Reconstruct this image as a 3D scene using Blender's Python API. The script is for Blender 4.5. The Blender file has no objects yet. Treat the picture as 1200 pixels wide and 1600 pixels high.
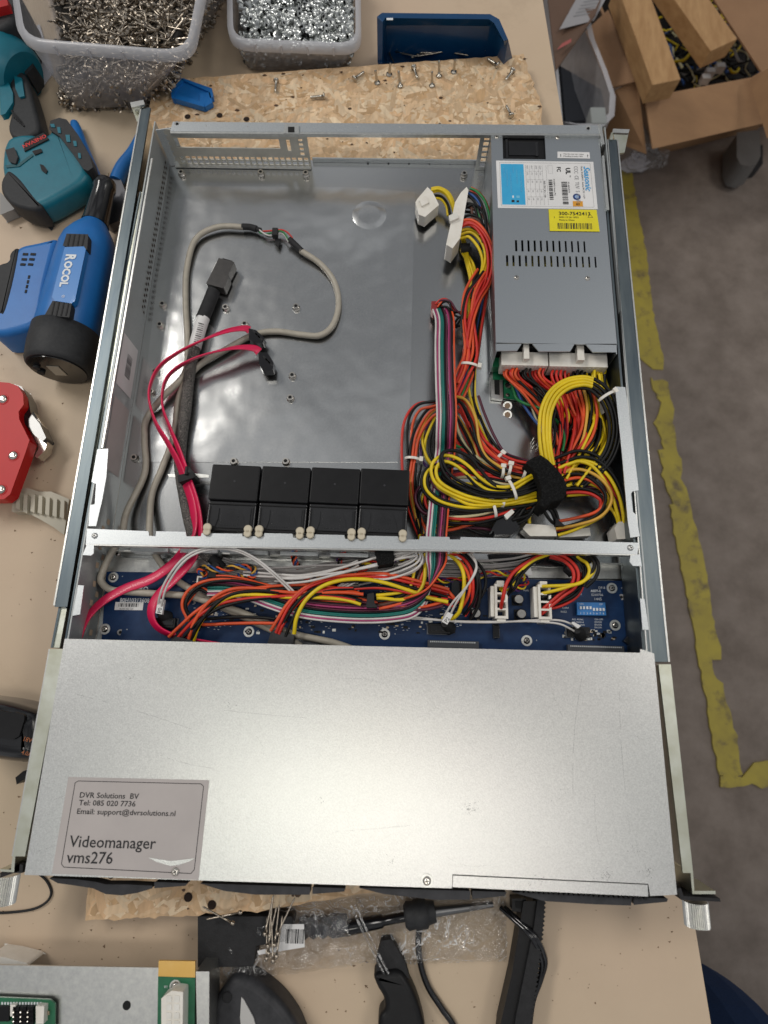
import bpy, bmesh, math, random
from mathutils import Vector, Matrix, Euler
R = math.radians
rnd = random.Random(7)
scene = bpy.context.scene
COL = scene.collection
S = 0.001                                   # everything below is written in millimetres
CAM = Vector((25.76, 130.43, 498.82))
ROT = Euler((0.275698, 0.011308, 0.029312), 'XYZ')
FPX = 945.45
RM = ROT.to_matrix()
def P(px, py, z=0.0):
    """survey helper: the place on the level z (mm) that was measured at photo point px,py"""
    d = RM @ Vector(((px-600)/FPX, -(py-800)/FPX, -1.0))
    t = (z-CAM.z)/d.z
    return CAM + d*t

# ------------------------------------------------------------------ materials
MATS = {}
def mat(name, c, rough=0.5, metal=0.0, c2=None, nscale=80.0, namt=0.5, bump=0.0, bscale=400.0, rvar=0.0,
        coat=0.0, spec=0.5, trans=0.0, alpha=1.0, detail=4.0, bdist=0.001, stretch=None, contrast=None):
    if name in MATS: return MATS[name]
    m = bpy.data.materials.new(name); m.use_nodes = True
    nt = m.node_tree; nd = nt.nodes; ln = nt.links
    b = nd['Principled BSDF']
    b.inputs['Roughness'].default_value = rough
    b.inputs['Metallic'].default_value = metal
    b.inputs['Base Color'].default_value = (*c, 1)
    b.inputs['Coat Weight'].default_value = coat
    b.inputs['Specular IOR Level'].default_value = spec
    b.inputs['Transmission Weight'].default_value = trans
    b.inputs['Alpha'].default_value = alpha
    tc = nd.new('ShaderNodeTexCoord'); vec = tc.outputs['Object']
    if stretch:
        mp = nd.new('ShaderNodeMapping'); mp.inputs['Scale'].default_value = stretch
        ln.new(vec, mp.inputs['Vector']); vec = mp.outputs['Vector']
    if c2 is not None:
        n = nd.new('ShaderNodeTexNoise'); n.inputs['Scale'].default_value = nscale; n.inputs['Detail'].default_value = detail
        n.inputs['Roughness'].default_value = 0.65
        ln.new(vec, n.inputs['Vector'])
        r = nd.new('ShaderNodeMapRange'); lo, hi = contrast or (0.3, 0.7)
        r.inputs['From Min'].default_value = lo; r.inputs['From Max'].default_value = hi
        ln.new(n.outputs['Fac'], r.inputs['Value'])
        mx = nd.new('ShaderNodeMix'); mx.data_type = 'RGBA'
        mx.inputs[6].default_value = (*c, 1); mx.inputs[7].default_value = (*c2, 1)
        ln.new(r.outputs['Result'], mx.inputs[0]); ln.new(mx.outputs[2], b.inputs['Base Color'])
        if rvar:
            rr = nd.new('ShaderNodeMapRange'); rr.inputs['To Min'].default_value = max(0.02, rough-rvar); rr.inputs['To Max'].default_value = min(1, rough+rvar)
            ln.new(n.outputs['Fac'], rr.inputs['Value']); ln.new(rr.outputs['Result'], b.inputs['Roughness'])
    if bump:
        n2 = nd.new('ShaderNodeTexNoise'); n2.inputs['Scale'].default_value = bscale; n2.inputs['Detail'].default_value = 3
        ln.new(vec, n2.inputs['Vector'])
        bp = nd.new('ShaderNodeBump'); bp.inputs['Strength'].default_value = bump; bp.inputs['Distance'].default_value = bdist
        ln.new(n2.outputs['Fac'], bp.inputs['Height']); ln.new(bp.outputs['Normal'], b.inputs['Normal'])
    MATS[name] = m
    return m

steel = mat('galvanised_steel', (.50,.53,.55), .42, 1, (.66,.68,.68), 900, bump=.12, bscale=1500, rvar=.06, bdist=.0002)
def add_scratches(m, col=(.25,.25,.26), lo=.66, hi=.95, sc=14):
    """sparse hairline scratches and grime spots over an existing sheet material"""
    nt = m.node_tree; nd = nt.nodes; ln = nt.links; b = nd['Principled BSDF']
    src = b.inputs['Base Color'].links[0].from_socket
    tc = nd.new('ShaderNodeTexCoord')
    n = nd.new('ShaderNodeTexNoise'); n.inputs['Scale'].default_value = sc; n.inputs['Detail'].default_value = 8; n.inputs['Roughness'].default_value = .7
    ln.new(tc.outputs['Object'], n.inputs['Vector'])
    r = nd.new('ShaderNodeMapRange'); r.inputs['From Min'].default_value = lo; r.inputs['From Max'].default_value = hi
    ln.new(n.outputs['Fac'], r.inputs['Value'])
    mx = nd.new('ShaderNodeMix'); mx.data_type = 'RGBA'; mx.inputs[7].default_value = (*col,1)
    ln.new(r.outputs['Result'], mx.inputs[0]); ln.new(src, mx.inputs[6])
    n3 = nd.new('ShaderNodeTexNoise'); n3.inputs['Scale'].default_value = 4; n3.inputs['Detail'].default_value = 2
    ln.new(tc.outputs['Object'], n3.inputs['Vector'])
    m2 = nd.new('ShaderNodeMix'); m2.data_type = 'RGBA'; m2.blend_type = 'MULTIPLY'; m2.inputs[0].default_value = .35
    ln.new(mx.outputs[2], m2.inputs[6]); ln.new(n3.outputs['Color'], m2.inputs[7])
    m3 = nd.new('ShaderNodeMix'); m3.data_type = 'RGBA'; m3.inputs[0].default_value = .25
    ln.new(mx.outputs[2], m3.inputs[6]); ln.new(m2.outputs[2], m3.inputs[7])
    ln.new(m3.outputs[2], b.inputs['Base Color'])
lidm = mat('lid_steel', (.62,.62,.60), .36, 1, (.78,.78,.755), 1100, bump=.25, bscale=1100, rvar=.07, bdist=.00025, detail=6, contrast=(.36,.64))
add_scratches(lidm)
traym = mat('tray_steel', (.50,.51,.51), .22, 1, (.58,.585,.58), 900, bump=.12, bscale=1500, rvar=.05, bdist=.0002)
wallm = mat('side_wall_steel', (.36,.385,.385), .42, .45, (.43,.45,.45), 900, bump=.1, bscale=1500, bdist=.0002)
film = mat('glossy_tray_steel', (.57,.58,.58), .23, 1, (.64,.645,.64), 900, bump=.7, bscale=9, rvar=.03, bdist=.006)
steel_b = mat('bright_steel', (.74,.74,.70), .34, 1, (.6,.6,.58), 300, bump=.1, bscale=900, bdist=.0002)
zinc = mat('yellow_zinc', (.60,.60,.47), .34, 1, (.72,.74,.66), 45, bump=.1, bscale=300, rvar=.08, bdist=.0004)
zincd = mat('dark_zinc', (.095,.12,.14), .40, 1, (.18,.21,.22), 60, bump=.15, bscale=300, rvar=.08, bdist=.0004, stretch=(1,.15,1))  # darker, bluer base tone than the other zinc
chrome = mat('nickel', (.78,.74,.68), .2, 1, (.6,.56,.5), 300)
brass = mat('dull_brass', (.62,.50,.36), .35, 1, (.5,.42,.32), 300)
blk = mat('black_plastic', (.007,.007,.008), .42, 0, (.011,.011,.012), 60, spec=.25, bump=.15, bscale=900, bdist=.0002)
blkm = mat('black_matt', (.008,.008,.009), .75, 0, (.018,.018,.02), 200, bump=.3, bscale=700)
blkg = mat('black_gloss', (.006,.006,.007), .16, 0, (.012,.012,.014), 40, coat=.3)
smoke = mat('smoked_plastic', (.012,.012,.013), .22, 0, (.022,.022,.024), 50, coat=.15)
dgrey = mat('dark_grey_plastic', (.026,.027,.030), .45, 0, (.05,.05,.055), 100, spec=.25, bump=.15, bscale=1200, bdist=.0002)
grille = mat('dark_void', (.003,.003,.003), .8)
velcro = mat('velcro', (.006,.006,.006), .95, 0, (.03,.03,.03), 900, bump=1, bscale=1300, bdist=.001, spec=.15, contrast=(.45,.8))
white = mat('white_plastic', (.82,.80,.75), .42, 0, (.62,.60,.53), 60, bump=.1, bscale=500, bdist=.0003)
nylon = mat('milky_nylon', (.86,.83,.77), .32, 0, (.74,.70,.62), 90, bump=.1, bscale=300, bdist=.0004)
nylon.node_tree.nodes['Principled BSDF'].inputs['Subsurface Weight'].default_value = .0
paper = mat('label_paper', (.78,.77,.76), .55, 0, (.70,.69,.68), 40)
silver_lab = mat('silver_label', (.50,.455,.435), .50, 0.0, (.44,.40,.385), 20, detail=8)
ink = mat('ink_black', (.012,.012,.014), .5)
inkw = mat('ink_white', (.75,.78,.80), .5)
inkg = mat('ink_grey', (.28,.28,.29), .6)
cyan = mat('label_cyan', (.035,.36,.66), .45, 0, (.05,.42,.70), 90)
cyand = mat('label_cyan_pale', (.16,.50,.72), .45)
yel_lab = mat('label_yellow', (.80,.70,.02), .42, 0, (.72,.62,.02), 60)
orange_lab = mat('label_orange', (.72,.33,.03), .45)
navy = mat('label_navy', (.02,.05,.18), .45)
redink = mat('ink_red', (.65,.02,.02), .5)
pcb = mat('blue_circuit_board', (.004,.024,.085), .42, 0, (.007,.035,.11), 130, bump=.1, bscale=400, spec=.3, coat=.0, bdist=.0002)
pcbt = mat('board_trace_blue', (.012,.055,.14), .35, 0, coat=.3)
green = mat('green_circuit_board', (.006,.11,.045), .35, 0, (.012,.16,.07), 100, coat=.3)
gold = mat('gold_tape', (.80,.48,.12), .3, .6, (.86,.56,.2), 40)
dipb = mat('dip_blue', (.02,.17,.48), .35, 0, (.03,.2,.52), 60)
usb = mat('grey_beige_jacket', (.44,.40,.33), .42, 0, (.36,.33,.27), 150, bump=.1, bscale=600, bdist=.0003, contrast=(.4,.75))
satar = mat('magenta_red_jacket', (.74,.008,.085), .40, 0, (.62,.006,.07), 50, coat=.15)
braid = mat('braided_sleeve', (.03,.028,.027), .55, 0, (.32,.29,.26), 1500, bump=.9, bscale=1400, bdist=.0012, contrast=(.5,.62), detail=1)
WC = {'y':(.90,.66,.012),'k':(.005,.005,.005),'r':(.68,.028,.016),'o':(.84,.10,.024),'g':(.015,.24,.06),'b':(.02,.09,.33),
      'w':(.74,.71,.68),'p':(.42,.05,.17),'t':(.004,.17,.14),'d':(.10,.01,.035),'n':(.10,.035,.02),'e':(.36,.34,.33),'v':(.07,.02,.14),'l':(.80,.45,.06),'c':(.66,.60,.35)}
WN = {'y':'yellow','k':'black','r':'red','o':'orange','g':'green','b':'blue','w':'white','p':'pink','t':'teal','d':'maroon','n':'brown','e':'grey','v':'violet','l':'amber','c':'cream'}
WM = {k: mat('wire_'+WN[k], v, (.42 if k!='k' else .46), 0, tuple(x*.72 for x in v), 45, coat=0, spec=.5 if k!='k' else .3) for k, v in WC.items()}

# ------------------------------------------------------------------ mesh builder
class MB:
    def __init__(s): s.v=[]; s.f=[]; s.m=[]; s.c=[]; s.mats=[]; s.sm=[]
    def mi(s, m):
        if m not in s.mats: s.mats.append(m)
        return s.mats.index(m)
    def add(s, vs, fs, m, smooth=False, col=None):
        k = len(s.v); s.v += [Vector(v) for v in vs]; i = s.mi(m)
        for f in fs:
            s.f.append([k+j for j in f]); s.m.append(i); s.sm.append(smooth); s.c.append(col or (1,1,1))
        return s
    def box(s, a, b, m, M=None):
        x0,y0,z0 = a; x1,y1,z1 = b
        vs = [Vector((x,y,z)) for z in (z0,z1) for x,y in ((x0,y0),(x1,y0),(x1,y1),(x0,y1))]
        if M: vs = [M@v for v in vs]
        return s.add(vs, [(3,2,1,0),(4,5,6,7),(0,1,5,4),(1,2,6,5),(2,3,7,6),(3,0,4,7)], m)
    def prism(s, pts, z0, z1, m, top=None, inset=0.0, M=None):
        n = len(pts); A = sum(pts[i][0]*pts[(i+1)%n][1]-pts[(i+1)%n][0]*pts[i][1] for i in range(n))
        if A < 0: pts = list(reversed(pts))
        c = Vector((sum(p[0] for p in pts)/n, sum(p[1] for p in pts)/n))
        up = [c+(Vector(p[:2])-c)*(1-inset) for p in pts]
        vs = [Vector((p[0],p[1],z0)) for p in pts]+[Vector((p[0],p[1],z1)) for p in up]
        if M: vs = [M@v for v in vs]
        s.add(vs[:n], [tuple(reversed(range(n)))], m)
        s.add(vs[n:], [tuple(range(n))], top or m)
        return s.add(vs, [(i,(i+1)%n,n+(i+1)%n,n+i) for i in range(n)], m)
    def ppx(s, pts, zt, h, m, top=None, inset=0.0):
        return s.prism([P(a,b,zt) for a,b in pts], zt-h, zt, m, top, inset)
    def sheet(s, pts, m):
        return s.add(pts, [tuple(range(len(pts)))], m)
    def pillow(s, pts, zt, h, m, rad=6, ch=2, steps=5, und=0):
        """moulded body: smooth outline (photo points at level zt), rounded upper edge"""
        q=[P(x,y,zt) for x,y in pts]; n=len(q); A=sum(q[i].x*q[(i+1)%n].y-q[(i+1)%n].x*q[i].y for i in range(n))
        if A<0: q.reverse()
        for _ in range(ch):
            o=[]
            for i in range(len(q)):
                a,b=q[i],q[(i+1)%len(q)]; o += [a.lerp(b,.22),a.lerp(b,.78)]
            q=o
        n=len(q); nr=[]
        for i in range(n):
            d=(q[(i+1)%n]-q[i-1]).normalized(); nr.append(Vector((-d.y,d.x,0)))
        vs=[Vector((p.x,p.y,zt-h)) for p in q]
        ns=1
        if und:
            vs=[]; ns=4
            for k in range(4):
                an=math.pi/2*(1-k/4); vs += [Vector((p.x,p.y,zt-h+(h-rad)*.6*(1-math.sin(an))))+nn*und*(1-math.cos(an)) for p,nn in zip(q,nr)]
        for k in range(steps+1):
            an=math.pi/2*k/steps; ins=rad*(1-math.cos(an)); z=zt-rad+rad*math.sin(an)
            vs += [Vector((p.x,p.y,z))+nn*ins for p,nn in zip(q,nr)]
        R_=steps+1+ns
        s.add(vs,[(j*n+i,j*n+(i+1)%n,(j+1)*n+(i+1)%n,(j+1)*n+i) for j in range(R_-1) for i in range(n)],m,True)
        s.add(vs[-n:],[tuple(range(n))],m,True)
        return s
    def cyl(s, a, b, r, m, r2=None, n=16, smooth=True, caps=True):
        return s.lathe(a, b, [(0,r),(1,r if r2 is None else r2)], m, n, smooth, caps)
    def lathe(s, a, b, prof, m, n=24, smooth=True, caps=True, a0=0, a1=360):
        a = Vector(a); b = Vector(b); ax = (b-a); L = ax.length; ax.normalize()
        u = ax.orthogonal().normalized()
        if abs(ax.z) < .95: u = (Vector((0,0,1))-ax*ax.z).normalized()
        w = ax.cross(u); full = (a1-a0 >= 360); k = n if full else n+1; vs=[]; fs=[]
        for t, r in prof:
            for i in range(k):
                an = R(a0+(a1-a0)*i/n); vs.append(a+ax*(t*L)+(u*math.cos(an)+w*math.sin(an))*r)
        for j in range(len(prof)-1):
            for i in range(n):
                i2 = (i+1)%k if full else i+1
                fs.append((j*k+i, j*k+i2, (j+1)*k+i2, (j+1)*k+i))
        s.add(vs, fs, m, smooth)
        if caps and full:
            s.add(vs[:k], [tuple(reversed(range(k)))], m); s.add(vs[-k:], [tuple(range(k))], m)
        return s
    def tube(s, pts, r, m, n=8, caps=True):
        vs=[]; fs=[]; N=len(pts); pu=None
        for i,p in enumerate(pts):
            t = (pts[min(i+1,N-1)]-pts[max(i-1,0)]).normalized()
            u = (Vector((0,0,1))-t*t.z)
            if u.length < .15: u = pu if pu else t.orthogonal()
            u = (u-t*u.dot(t)).normalized(); pu = u; w = t.cross(u)
            rr = r(i/(N-1)) if callable(r) else r
            for k in range(n):
                a = 2*math.pi*k/n; vs.append(p+(u*math.cos(a)+w*math.sin(a))*rr)
        for i in range(N-1):
            for k in range(n): fs.append((i*n+k, i*n+(k+1)%n, (i+1)*n+(k+1)%n, (i+1)*n+k))
        s.add(vs, fs, m, True)
        if caps: s.add(vs[:n],[tuple(range(n))],m); s.add(vs[-n:],[tuple(reversed(range(n)))],m)
        return s
    def strip(s, pts, w, t, ang, m):
        """flat cable of width w and thickness t; ang: twist in degrees at each point (0 = lying flat)"""
        vs=[]; fs=[]; N=len(pts); sec=[(-.5,-.5),(0,-.62),(.5,-.5),(.56,0),(.5,.5),(0,.62),(-.5,.5),(-.56,0)]
        for i,p in enumerate(pts):
            d = (pts[min(i+1,N-1)]-pts[max(i-1,0)]).normalized()
            lat = Vector((0,0,1)).cross(d).normalized(); up = d.cross(lat)
            a = R(ang[i]); l2 = lat*math.cos(a)+up*math.sin(a); u2 = up*math.cos(a)-lat*math.sin(a)
            for x,y in sec: vs.append(p+l2*(x*w)+u2*(y*t))
        n=len(sec)
        for i in range(N-1):
            for k in range(n): fs.append((i*n+k, i*n+(k+1)%n, (i+1)*n+(k+1)%n, (i+1)*n+k))
        s.add(vs, fs, m, True); s.add(vs[:n],[tuple(reversed(range(n)))],m); return s.add(vs[-n:],[tuple(range(n))],m)
    def holes(s, u0,u1,v0,v1, hs, t, m, F):
        """plate with rectangular holes; F maps (u,v,w) to space, w = thickness direction"""
        us = sorted({u0,u1,*[a for h in hs for a in h[:2]]}); vv = sorted({v0,v1,*[a for h in hs for a in h[2:]]})
        us=[a for a in us if u0<=a<=u1]; vv=[a for a in vv if v0<=a<=v1]
        def solid(i,j):
            if i<0 or j<0 or i>=len(us)-1 or j>=len(vv)-1: return False
            cu=(us[i]+us[i+1])/2; cv=(vv[j]+vv[j+1])/2
            return not any(h[0]<cu<h[1] and h[2]<cv<h[3] for h in hs)
        for i in range(len(us)-1):
            for j in range(len(vv)-1):
                if not solid(i,j): continue
                a,b,c,d = us[i],us[i+1],vv[j],vv[j+1]
                s.add([F(a,c,t),F(b,c,t),F(b,d,t),F(a,d,t)],[(0,1,2,3)],m)
                s.add([F(a,c,0),F(b,c,0),F(b,d,0),F(a,d,0)],[(3,2,1,0)],m)
                for (di,dj,p,q) in ((-1,0,(a,d),(a,c)),(1,0,(b,c),(b,d)),(0,-1,(a,c),(b,c)),(0,1,(b,d),(a,d))):
                    if not solid(i+di,j+dj): s.add([F(*p,0),F(*q,0),F(*q,t),F(*p,t)],[(0,1,2,3)],m)
        return s
    def text(s, txt, org, size, m, xd=(1,0,0), yd=(0,1,0), lift=.15, bold=0.0, sx=1.0, align='LEFT', shear=0.0):
        cu = bpy.data.curves.new('t','FONT'); cu.body = txt; cu.size = size; cu.resolution_u = 2; cu.align_x = align; cu.offset = bold; cu.shear = shear
        ob = bpy.data.objects.new('t', cu); COL.objects.link(ob)
        me = ob.to_mesh(); X = Vector(xd).normalized(); Y = Vector(yd).normalized(); Z = X.cross(Y).normalized(); o = Vector(org)
        s.add([o+X*(v.co.x*sx)+Y*v.co.y+Z*lift for v in me.vertices], [tuple(p.vertices) for p in me.polygons], m)
        ob.to_mesh_clear(); bpy.data.objects.remove(ob); bpy.data.curves.remove(cu); return s
    def quad(s, org, w, h, m, xd=(1,0,0), yd=(0,1,0), lift=.1):
        X = Vector(xd).normalized(); Y = Vector(yd).normalized(); Z = X.cross(Y).normalized(); o = Vector(org)+Z*lift
        return s.add([o,o+X*w,o+X*w+Y*h,o+Y*h],[(0,1,2,3)],m)
    def bars(s, org, w, h, m, xd=(1,0,0), yd=(0,1,0), seed=1, lift=.16):
        r = random.Random(seed); x = 0; X = Vector(xd).normalized()
        while x < w:
            t = r.choice((.35,.35,.7,1.0)); t = min(t, w-x)
            if t > .1: s.quad(Vector(org)+X*x, t, h, m, xd, yd, lift)
            x += t+r.choice((.4,.5,.9))
        return s
    def build(s, name, parent=None, bevel=0, seg=2, loc=None, smooth=False, sub=0):
        if not s.v: return None
        if loc is None:
            if parent is not None: loc = Vector(parent['_o'])
            else:
                xs=[v.x for v in s.v]; ys=[v.y for v in s.v]; zs=[v.z for v in s.v]
                loc = Vector(((min(xs)+max(xs))/2,(min(ys)+max(ys))/2,min(zs)))
        me = bpy.data.meshes.new(name)
        me.from_pydata([tuple((v-loc)*S) for v in s.v], [], s.f); me.update()
        for m in s.mats: me.materials.append(m)
        for p,mi,sm in zip(me.polygons, s.m, s.sm): p.material_index = mi; p.use_smooth = sm or smooth
        if any(c != (1,1,1) for c in s.c):
            at = me.color_attributes.new('tint','FLOAT_COLOR','CORNER')
            for p,c in zip(me.polygons, s.c):
                for li in p.loop_indices: at.data[li].color = (*c,1)
        o = bpy.data.objects.new(name, me); COL.objects.link(o)
        o['_o'] = tuple(loc)
        if parent is not None:
            o.parent = parent; o.location = (loc-Vector(parent['_o']))*S
        else: o.location = loc*S
        if bevel:
            b = o.modifiers.new('bevel','BEVEL'); b.width = bevel*S; b.segments = seg; b.limit_method = 'ANGLE'; b.angle_limit = R(35); b.harden_normals = False
            for p in me.polygons: p.use_smooth = True
            w = o.modifiers.new('wn','WEIGHTED_NORMAL'); w.keep_sharp = False
        if sub:
            q = o.modifiers.new('sub','SUBSURF'); q.levels = sub; q.render_levels = sub
        return o
def tag(o, label=None, cat=None, group=None, kind=None):
    if label: o['label'] = label
    if cat: o['category'] = cat
    if group: o['group'] = group
    if kind: o['kind'] = kind
    return o
def thing(name, label, cat, loc, group=None):
    o = bpy.data.objects.new(name, None); COL.objects.link(o); o.empty_display_size = .01
    loc = Vector(loc); o['_o'] = tuple(loc); o.location = loc*S
    return tag(o, label, cat, group)
def copy_tree(o, parent=None):
    c = o.copy(); COL.objects.link(c)
    if parent is not None: c.parent = parent
    for ch in list(o.children): copy_tree(ch, c)
    return c
def spline(pts, k=8):
    """Catmull-Rom through Vectors"""
    out=[]; N=len(pts)
    for i in range(N-1):
        p0=pts[max(i-1,0)]; p1=pts[i]; p2=pts[i+1]; p3=pts[min(i+2,N-1)]
        for j in range(k):
            t=j/k
            out.append(.5*((2*p1)+(p2-p0)*t+(2*p0-5*p1+4*p2-p3)*t*t+(3*p1-p0-3*p2+p3)*t**3))
    out.append(pts[-1]); return out
def path(pts, k=8): return spline([P(a,b,z) for a,b,z in pts], k)
def lerp(a,b,t): return a+(b-a)*t
def wires(parent, pts, cols, r=1.1, pitch=None, zj=.0, jit=.6, k=7, order=None, rows=1, rowdz=None, seed=None, flip=None):
    """a run of wires side by side along pts (photo x, photo y, height); each wire its own mesh"""
    rr = random.Random(seed if seed is not None else len(pts)*17+len(cols)); base = path(pts, k); N=len(base); r = r*1.12 if parent.name.startswith('power_harness') else r; pitch = pitch or 2.0*r
    n=len(cols); per = math.ceil(n/rows)
    for i,c in enumerate(cols):
        lat0 = ((i%per)-(per-1)/2)*pitch + (pitch/2 if (i//per)%2 else 0); dz = (i//per)*(rowdz or 1.8*r)
        ph = rr.uniform(0,6.28); ph2 = rr.uniform(0,6.28); q=[]; fr=rr.uniform(.6,1.6)
        for j,p in enumerate(base):
            d = (base[min(j+1,N-1)]-base[max(j-1,0)]); d.z=0; d.normalize(); lat = Vector((-d.y,d.x,0))
            t=j/(N-1); f=jit*r*2
            fz=0; ff=1
            if flip: s_=min(1,max(0,(t-flip[0])/(flip[1]-flip[0]))); ff=math.cos(math.pi*s_); fz=math.sin(math.pi*s_)*lat0*.8
            q.append(p+Vector((0,0,fz))+lat*(lat0*ff+f*math.sin(t*5*fr+ph))+Vector((0,0,dz+zj+f*.5*math.sin(t*4*fr+ph2))))
        MB().tube(q, r, WM[c], 7).build('wire', parent)
def wire1(parent, pts, c, r=1.1, name='wire', k=8, n=7, m=None):
    return MB().tube(path(pts,k), r, m or WM[c], n).build(name, parent)
LA=9.3; LB=34; LFILL=16; WS=.85
# ------------------------------------------------------------------ setting
FLOOR = -920.0; TB = -20.0
concrete = mat('concrete_floor', (.205,.168,.142), .7, 0, (.31,.26,.225), 12, spec=.15, bump=.4, bscale=60, rvar=.1, detail=14, contrast=(.35,.68))
_nt = concrete.node_tree
f = MB(); f.sheet([Vector((-4000,-4000,FLOOR)),Vector((4000,-4000,FLOOR)),Vector((4000,4000,FLOOR)),Vector((-4000,4000,FLOOR))], concrete)
tag(f.build('floor'), kind='structure')
ytape = mat('floor_tape_yellow', (.52,.42,.06), .6, 0, (.38,.30,.06), 14, bump=.2, bscale=200, detail=8)
_n=ytape.node_tree; _b=_n.nodes['Principled BSDF']; _s=_b.inputs['Base Color'].links[0].from_socket
_t=_n.nodes.new('ShaderNodeTexCoord'); _q=_n.nodes.new('ShaderNodeTexNoise'); _q.inputs['Scale'].default_value=16; _q.inputs['Detail'].default_value=9; _q.inputs['Roughness'].default_value=.7
_n.links.new(_t.outputs['Object'],_q.inputs['Vector']); _r=_n.nodes.new('ShaderNodeMapRange'); _r.inputs['From Min'].default_value=.52; _r.inputs['From Max'].default_value=.66
_n.links.new(_q.outputs['Fac'],_r.inputs['Value']); _x=_n.nodes.new('ShaderNodeMix'); _x.data_type='RGBA'; _x.inputs[7].default_value=(.17,.13,.07,1); _n.links.new(_r.outputs['Result'],_x.inputs[0]); _n.links.new(_s,_x.inputs[6]); _n.links.new(_x.outputs[2],_b.inputs['Base Color'])
f = MB()
def rag(pts, amp, seed, step=14):
    r = random.Random(seed); out=[]
    W = [P(a,b,FLOOR+1) for a,b in pts]; n=len(W)
    for i in range(n):
        a,b = W[i],W[(i+1)%n]; k = max(1,int((b-a).length/step))
        for j in range(k):
            p = a.lerp(b,j/k); out.append(p+Vector((r.uniform(-amp,amp),r.uniform(-amp,amp),0)))
    return out
def tapepiece(pts, amp, seed): f.prism(rag(pts,amp,seed), FLOOR+.3, FLOOR+2+seed*.7, ytape)
tapepiece([(960,255),(985,258),(997,330),(1010,400),(1022,500),(1036,560),(1035,578),(1020,577),(1000,560),(985,480),(970,380)],2.5,1)
tapepiece([(1014,592),(1042,596),(1052,650),(1060,720),(1062,748),(1050,752),(1040,712),(1022,660),(1030,630)],5,2)
tapepiece([(1029,704),(1058,700),(1064,735),(1062,750),(1072,765),(1076,785),(1050,790),(1036,750)],5,3)
tapepiece([(1046,788),(1075,782),(1080,800),(1100,880),(1112,960),(1126,1020),(1125,1030),(1112,1032),(1113,1052),(1128,1068),(1138,1110),(1150,1150),(1156,1200),(1160,1212),(1122,1210),(1115,1170),(1100,1080),(1085,1000),(1070,920),(1055,850)],2.5,4)
tapepiece([(1124,1213),(1160,1214),(1175,1190),(1230,1186),(1400,1180),(1400,1224),(1230,1228),(1190,1230),(1172,1224),(1150,1230),(1126,1231)],2.5,5)
tag(f.build('floor_marking'), kind='structure')

# ------------------------------------------------------------------ workbench
bench_m = mat('bench_top', (.64,.50,.355), .52, 0, (.57,.44,.31), 7, bump=.15, bscale=500, rvar=.06, detail=9, bdist=.0003, contrast=(.25,.75))
add_scratches(bench_m,(.40,.29,.19),.60,.9,6)
bench = thing('workbench', 'beige laminate workbench top carrying the server, the tools and the screw tubs', 'workbench', (-300,200,FLOOR))
b = MB(); e1 = P(848,0,TB); e2 = P(1111,1600,TB); dd = (e2-e1)
pa = e1-dd*.35; pb = e2+dd*.25
b.prism([Vector((-1300,pa.y,0)),Vector((-1300,pb.y,0)),pb,pa], TB-28, TB, bench_m)
b.build('tabletop', bench, bevel=1.5)
legm = mat('bench_leg_metal', (.10,.10,.11), .5, .6)
for x,y in ((-1200,-350),(190,-350),(-1200,1150),(60,1150)):
    b = MB(); b.box((x-30,y-30,FLOOR),(x+30,y+30,TB-28.5),legm); b.build('leg', bench, bevel=3)

# debris on the bench
b = MB(); r = random.Random(3); deb = mat('sawdust_dark', (.10,.06,.035), .8, 0, (.3,.2,.12), 900)
for i in range(300):
    if r.random()<.55: q = P(r.uniform(60,1090), r.uniform(1415,1595), TB)
    else: q = P(r.uniform(0,200), r.uniform(330,1500), TB)
    s = r.choice((.3,.4,.5,.6,1.2))*r.uniform(.6,1.2); a = r.uniform(0,3.1)
    b.prism([q+Vector((math.cos(a+k*1.9)*s*r.uniform(.6,1.4), math.sin(a+k*1.9)*s*r.uniform(.4,1.2),0)) for k in range(3)], TB+.02, TB+.35, deb)
tag(b.build('debris'), 'dark crumbs and sawdust scattered over the bench top', 'debris', kind='stuff')

# ------------------------------------------------------------------ OSB board
osb = bpy.data.materials.new('strand_board'); osb.use_nodes = True
nt = osb.node_tree; bs = nt.nodes['Principled BSDF']; bs.inputs['Roughness'].default_value = .62
at = nt.nodes.new('ShaderNodeAttribute'); at.attribute_name = 'tint'
no = nt.nodes.new('ShaderNodeTexNoise'); no.inputs['Scale'].default_value = 260; no.inputs['Detail'].default_value = 6
mp = nt.nodes.new('ShaderNodeMapping'); mp.inputs['Scale'].default_value = (1,.3,1)
tc = nt.nodes.new('ShaderNodeTexCoord'); nt.links.new(tc.outputs['Object'], mp.inputs['Vector']); nt.links.new(mp.outputs['Vector'], no.inputs['Vector'])
mr = nt.nodes.new('ShaderNodeMapRange'); mr.inputs['To Min'].default_value = .62; mr.inputs['To Max'].default_value = 1.25
nt.links.new(no.outputs['Fac'], mr.inputs['Value'])
vm = nt.nodes.new('ShaderNodeVectorMath'); vm.operation='SCALE'; nt.links.new(at.outputs['Color'], vm.inputs[0]); nt.links.new(mr.outputs['Result'], vm.inputs['Scale'])
nt.links.new(vm.outputs['Vector'], bs.inputs['Base Color'])
bp = nt.nodes.new('ShaderNodeBump'); bp.inputs['Strength'].default_value=.5; bp.inputs['Distance'].default_value=.0006; nt.links.new(no.outputs['Fac'], bp.inputs['Height']); nt.links.new(bp.outputs['Normal'], bs.inputs['Normal'])
ZO = -2.5
r = random.Random(11)
o1 = [P(237,126,ZO),P(820,85,ZO),P(828,118,ZO),P(843,150,ZO),P(849,200,ZO)]
o2 = [P(622,1392,ZO),P(400,1424,ZO),P(133,1440,ZO)]
edge = []
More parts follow.
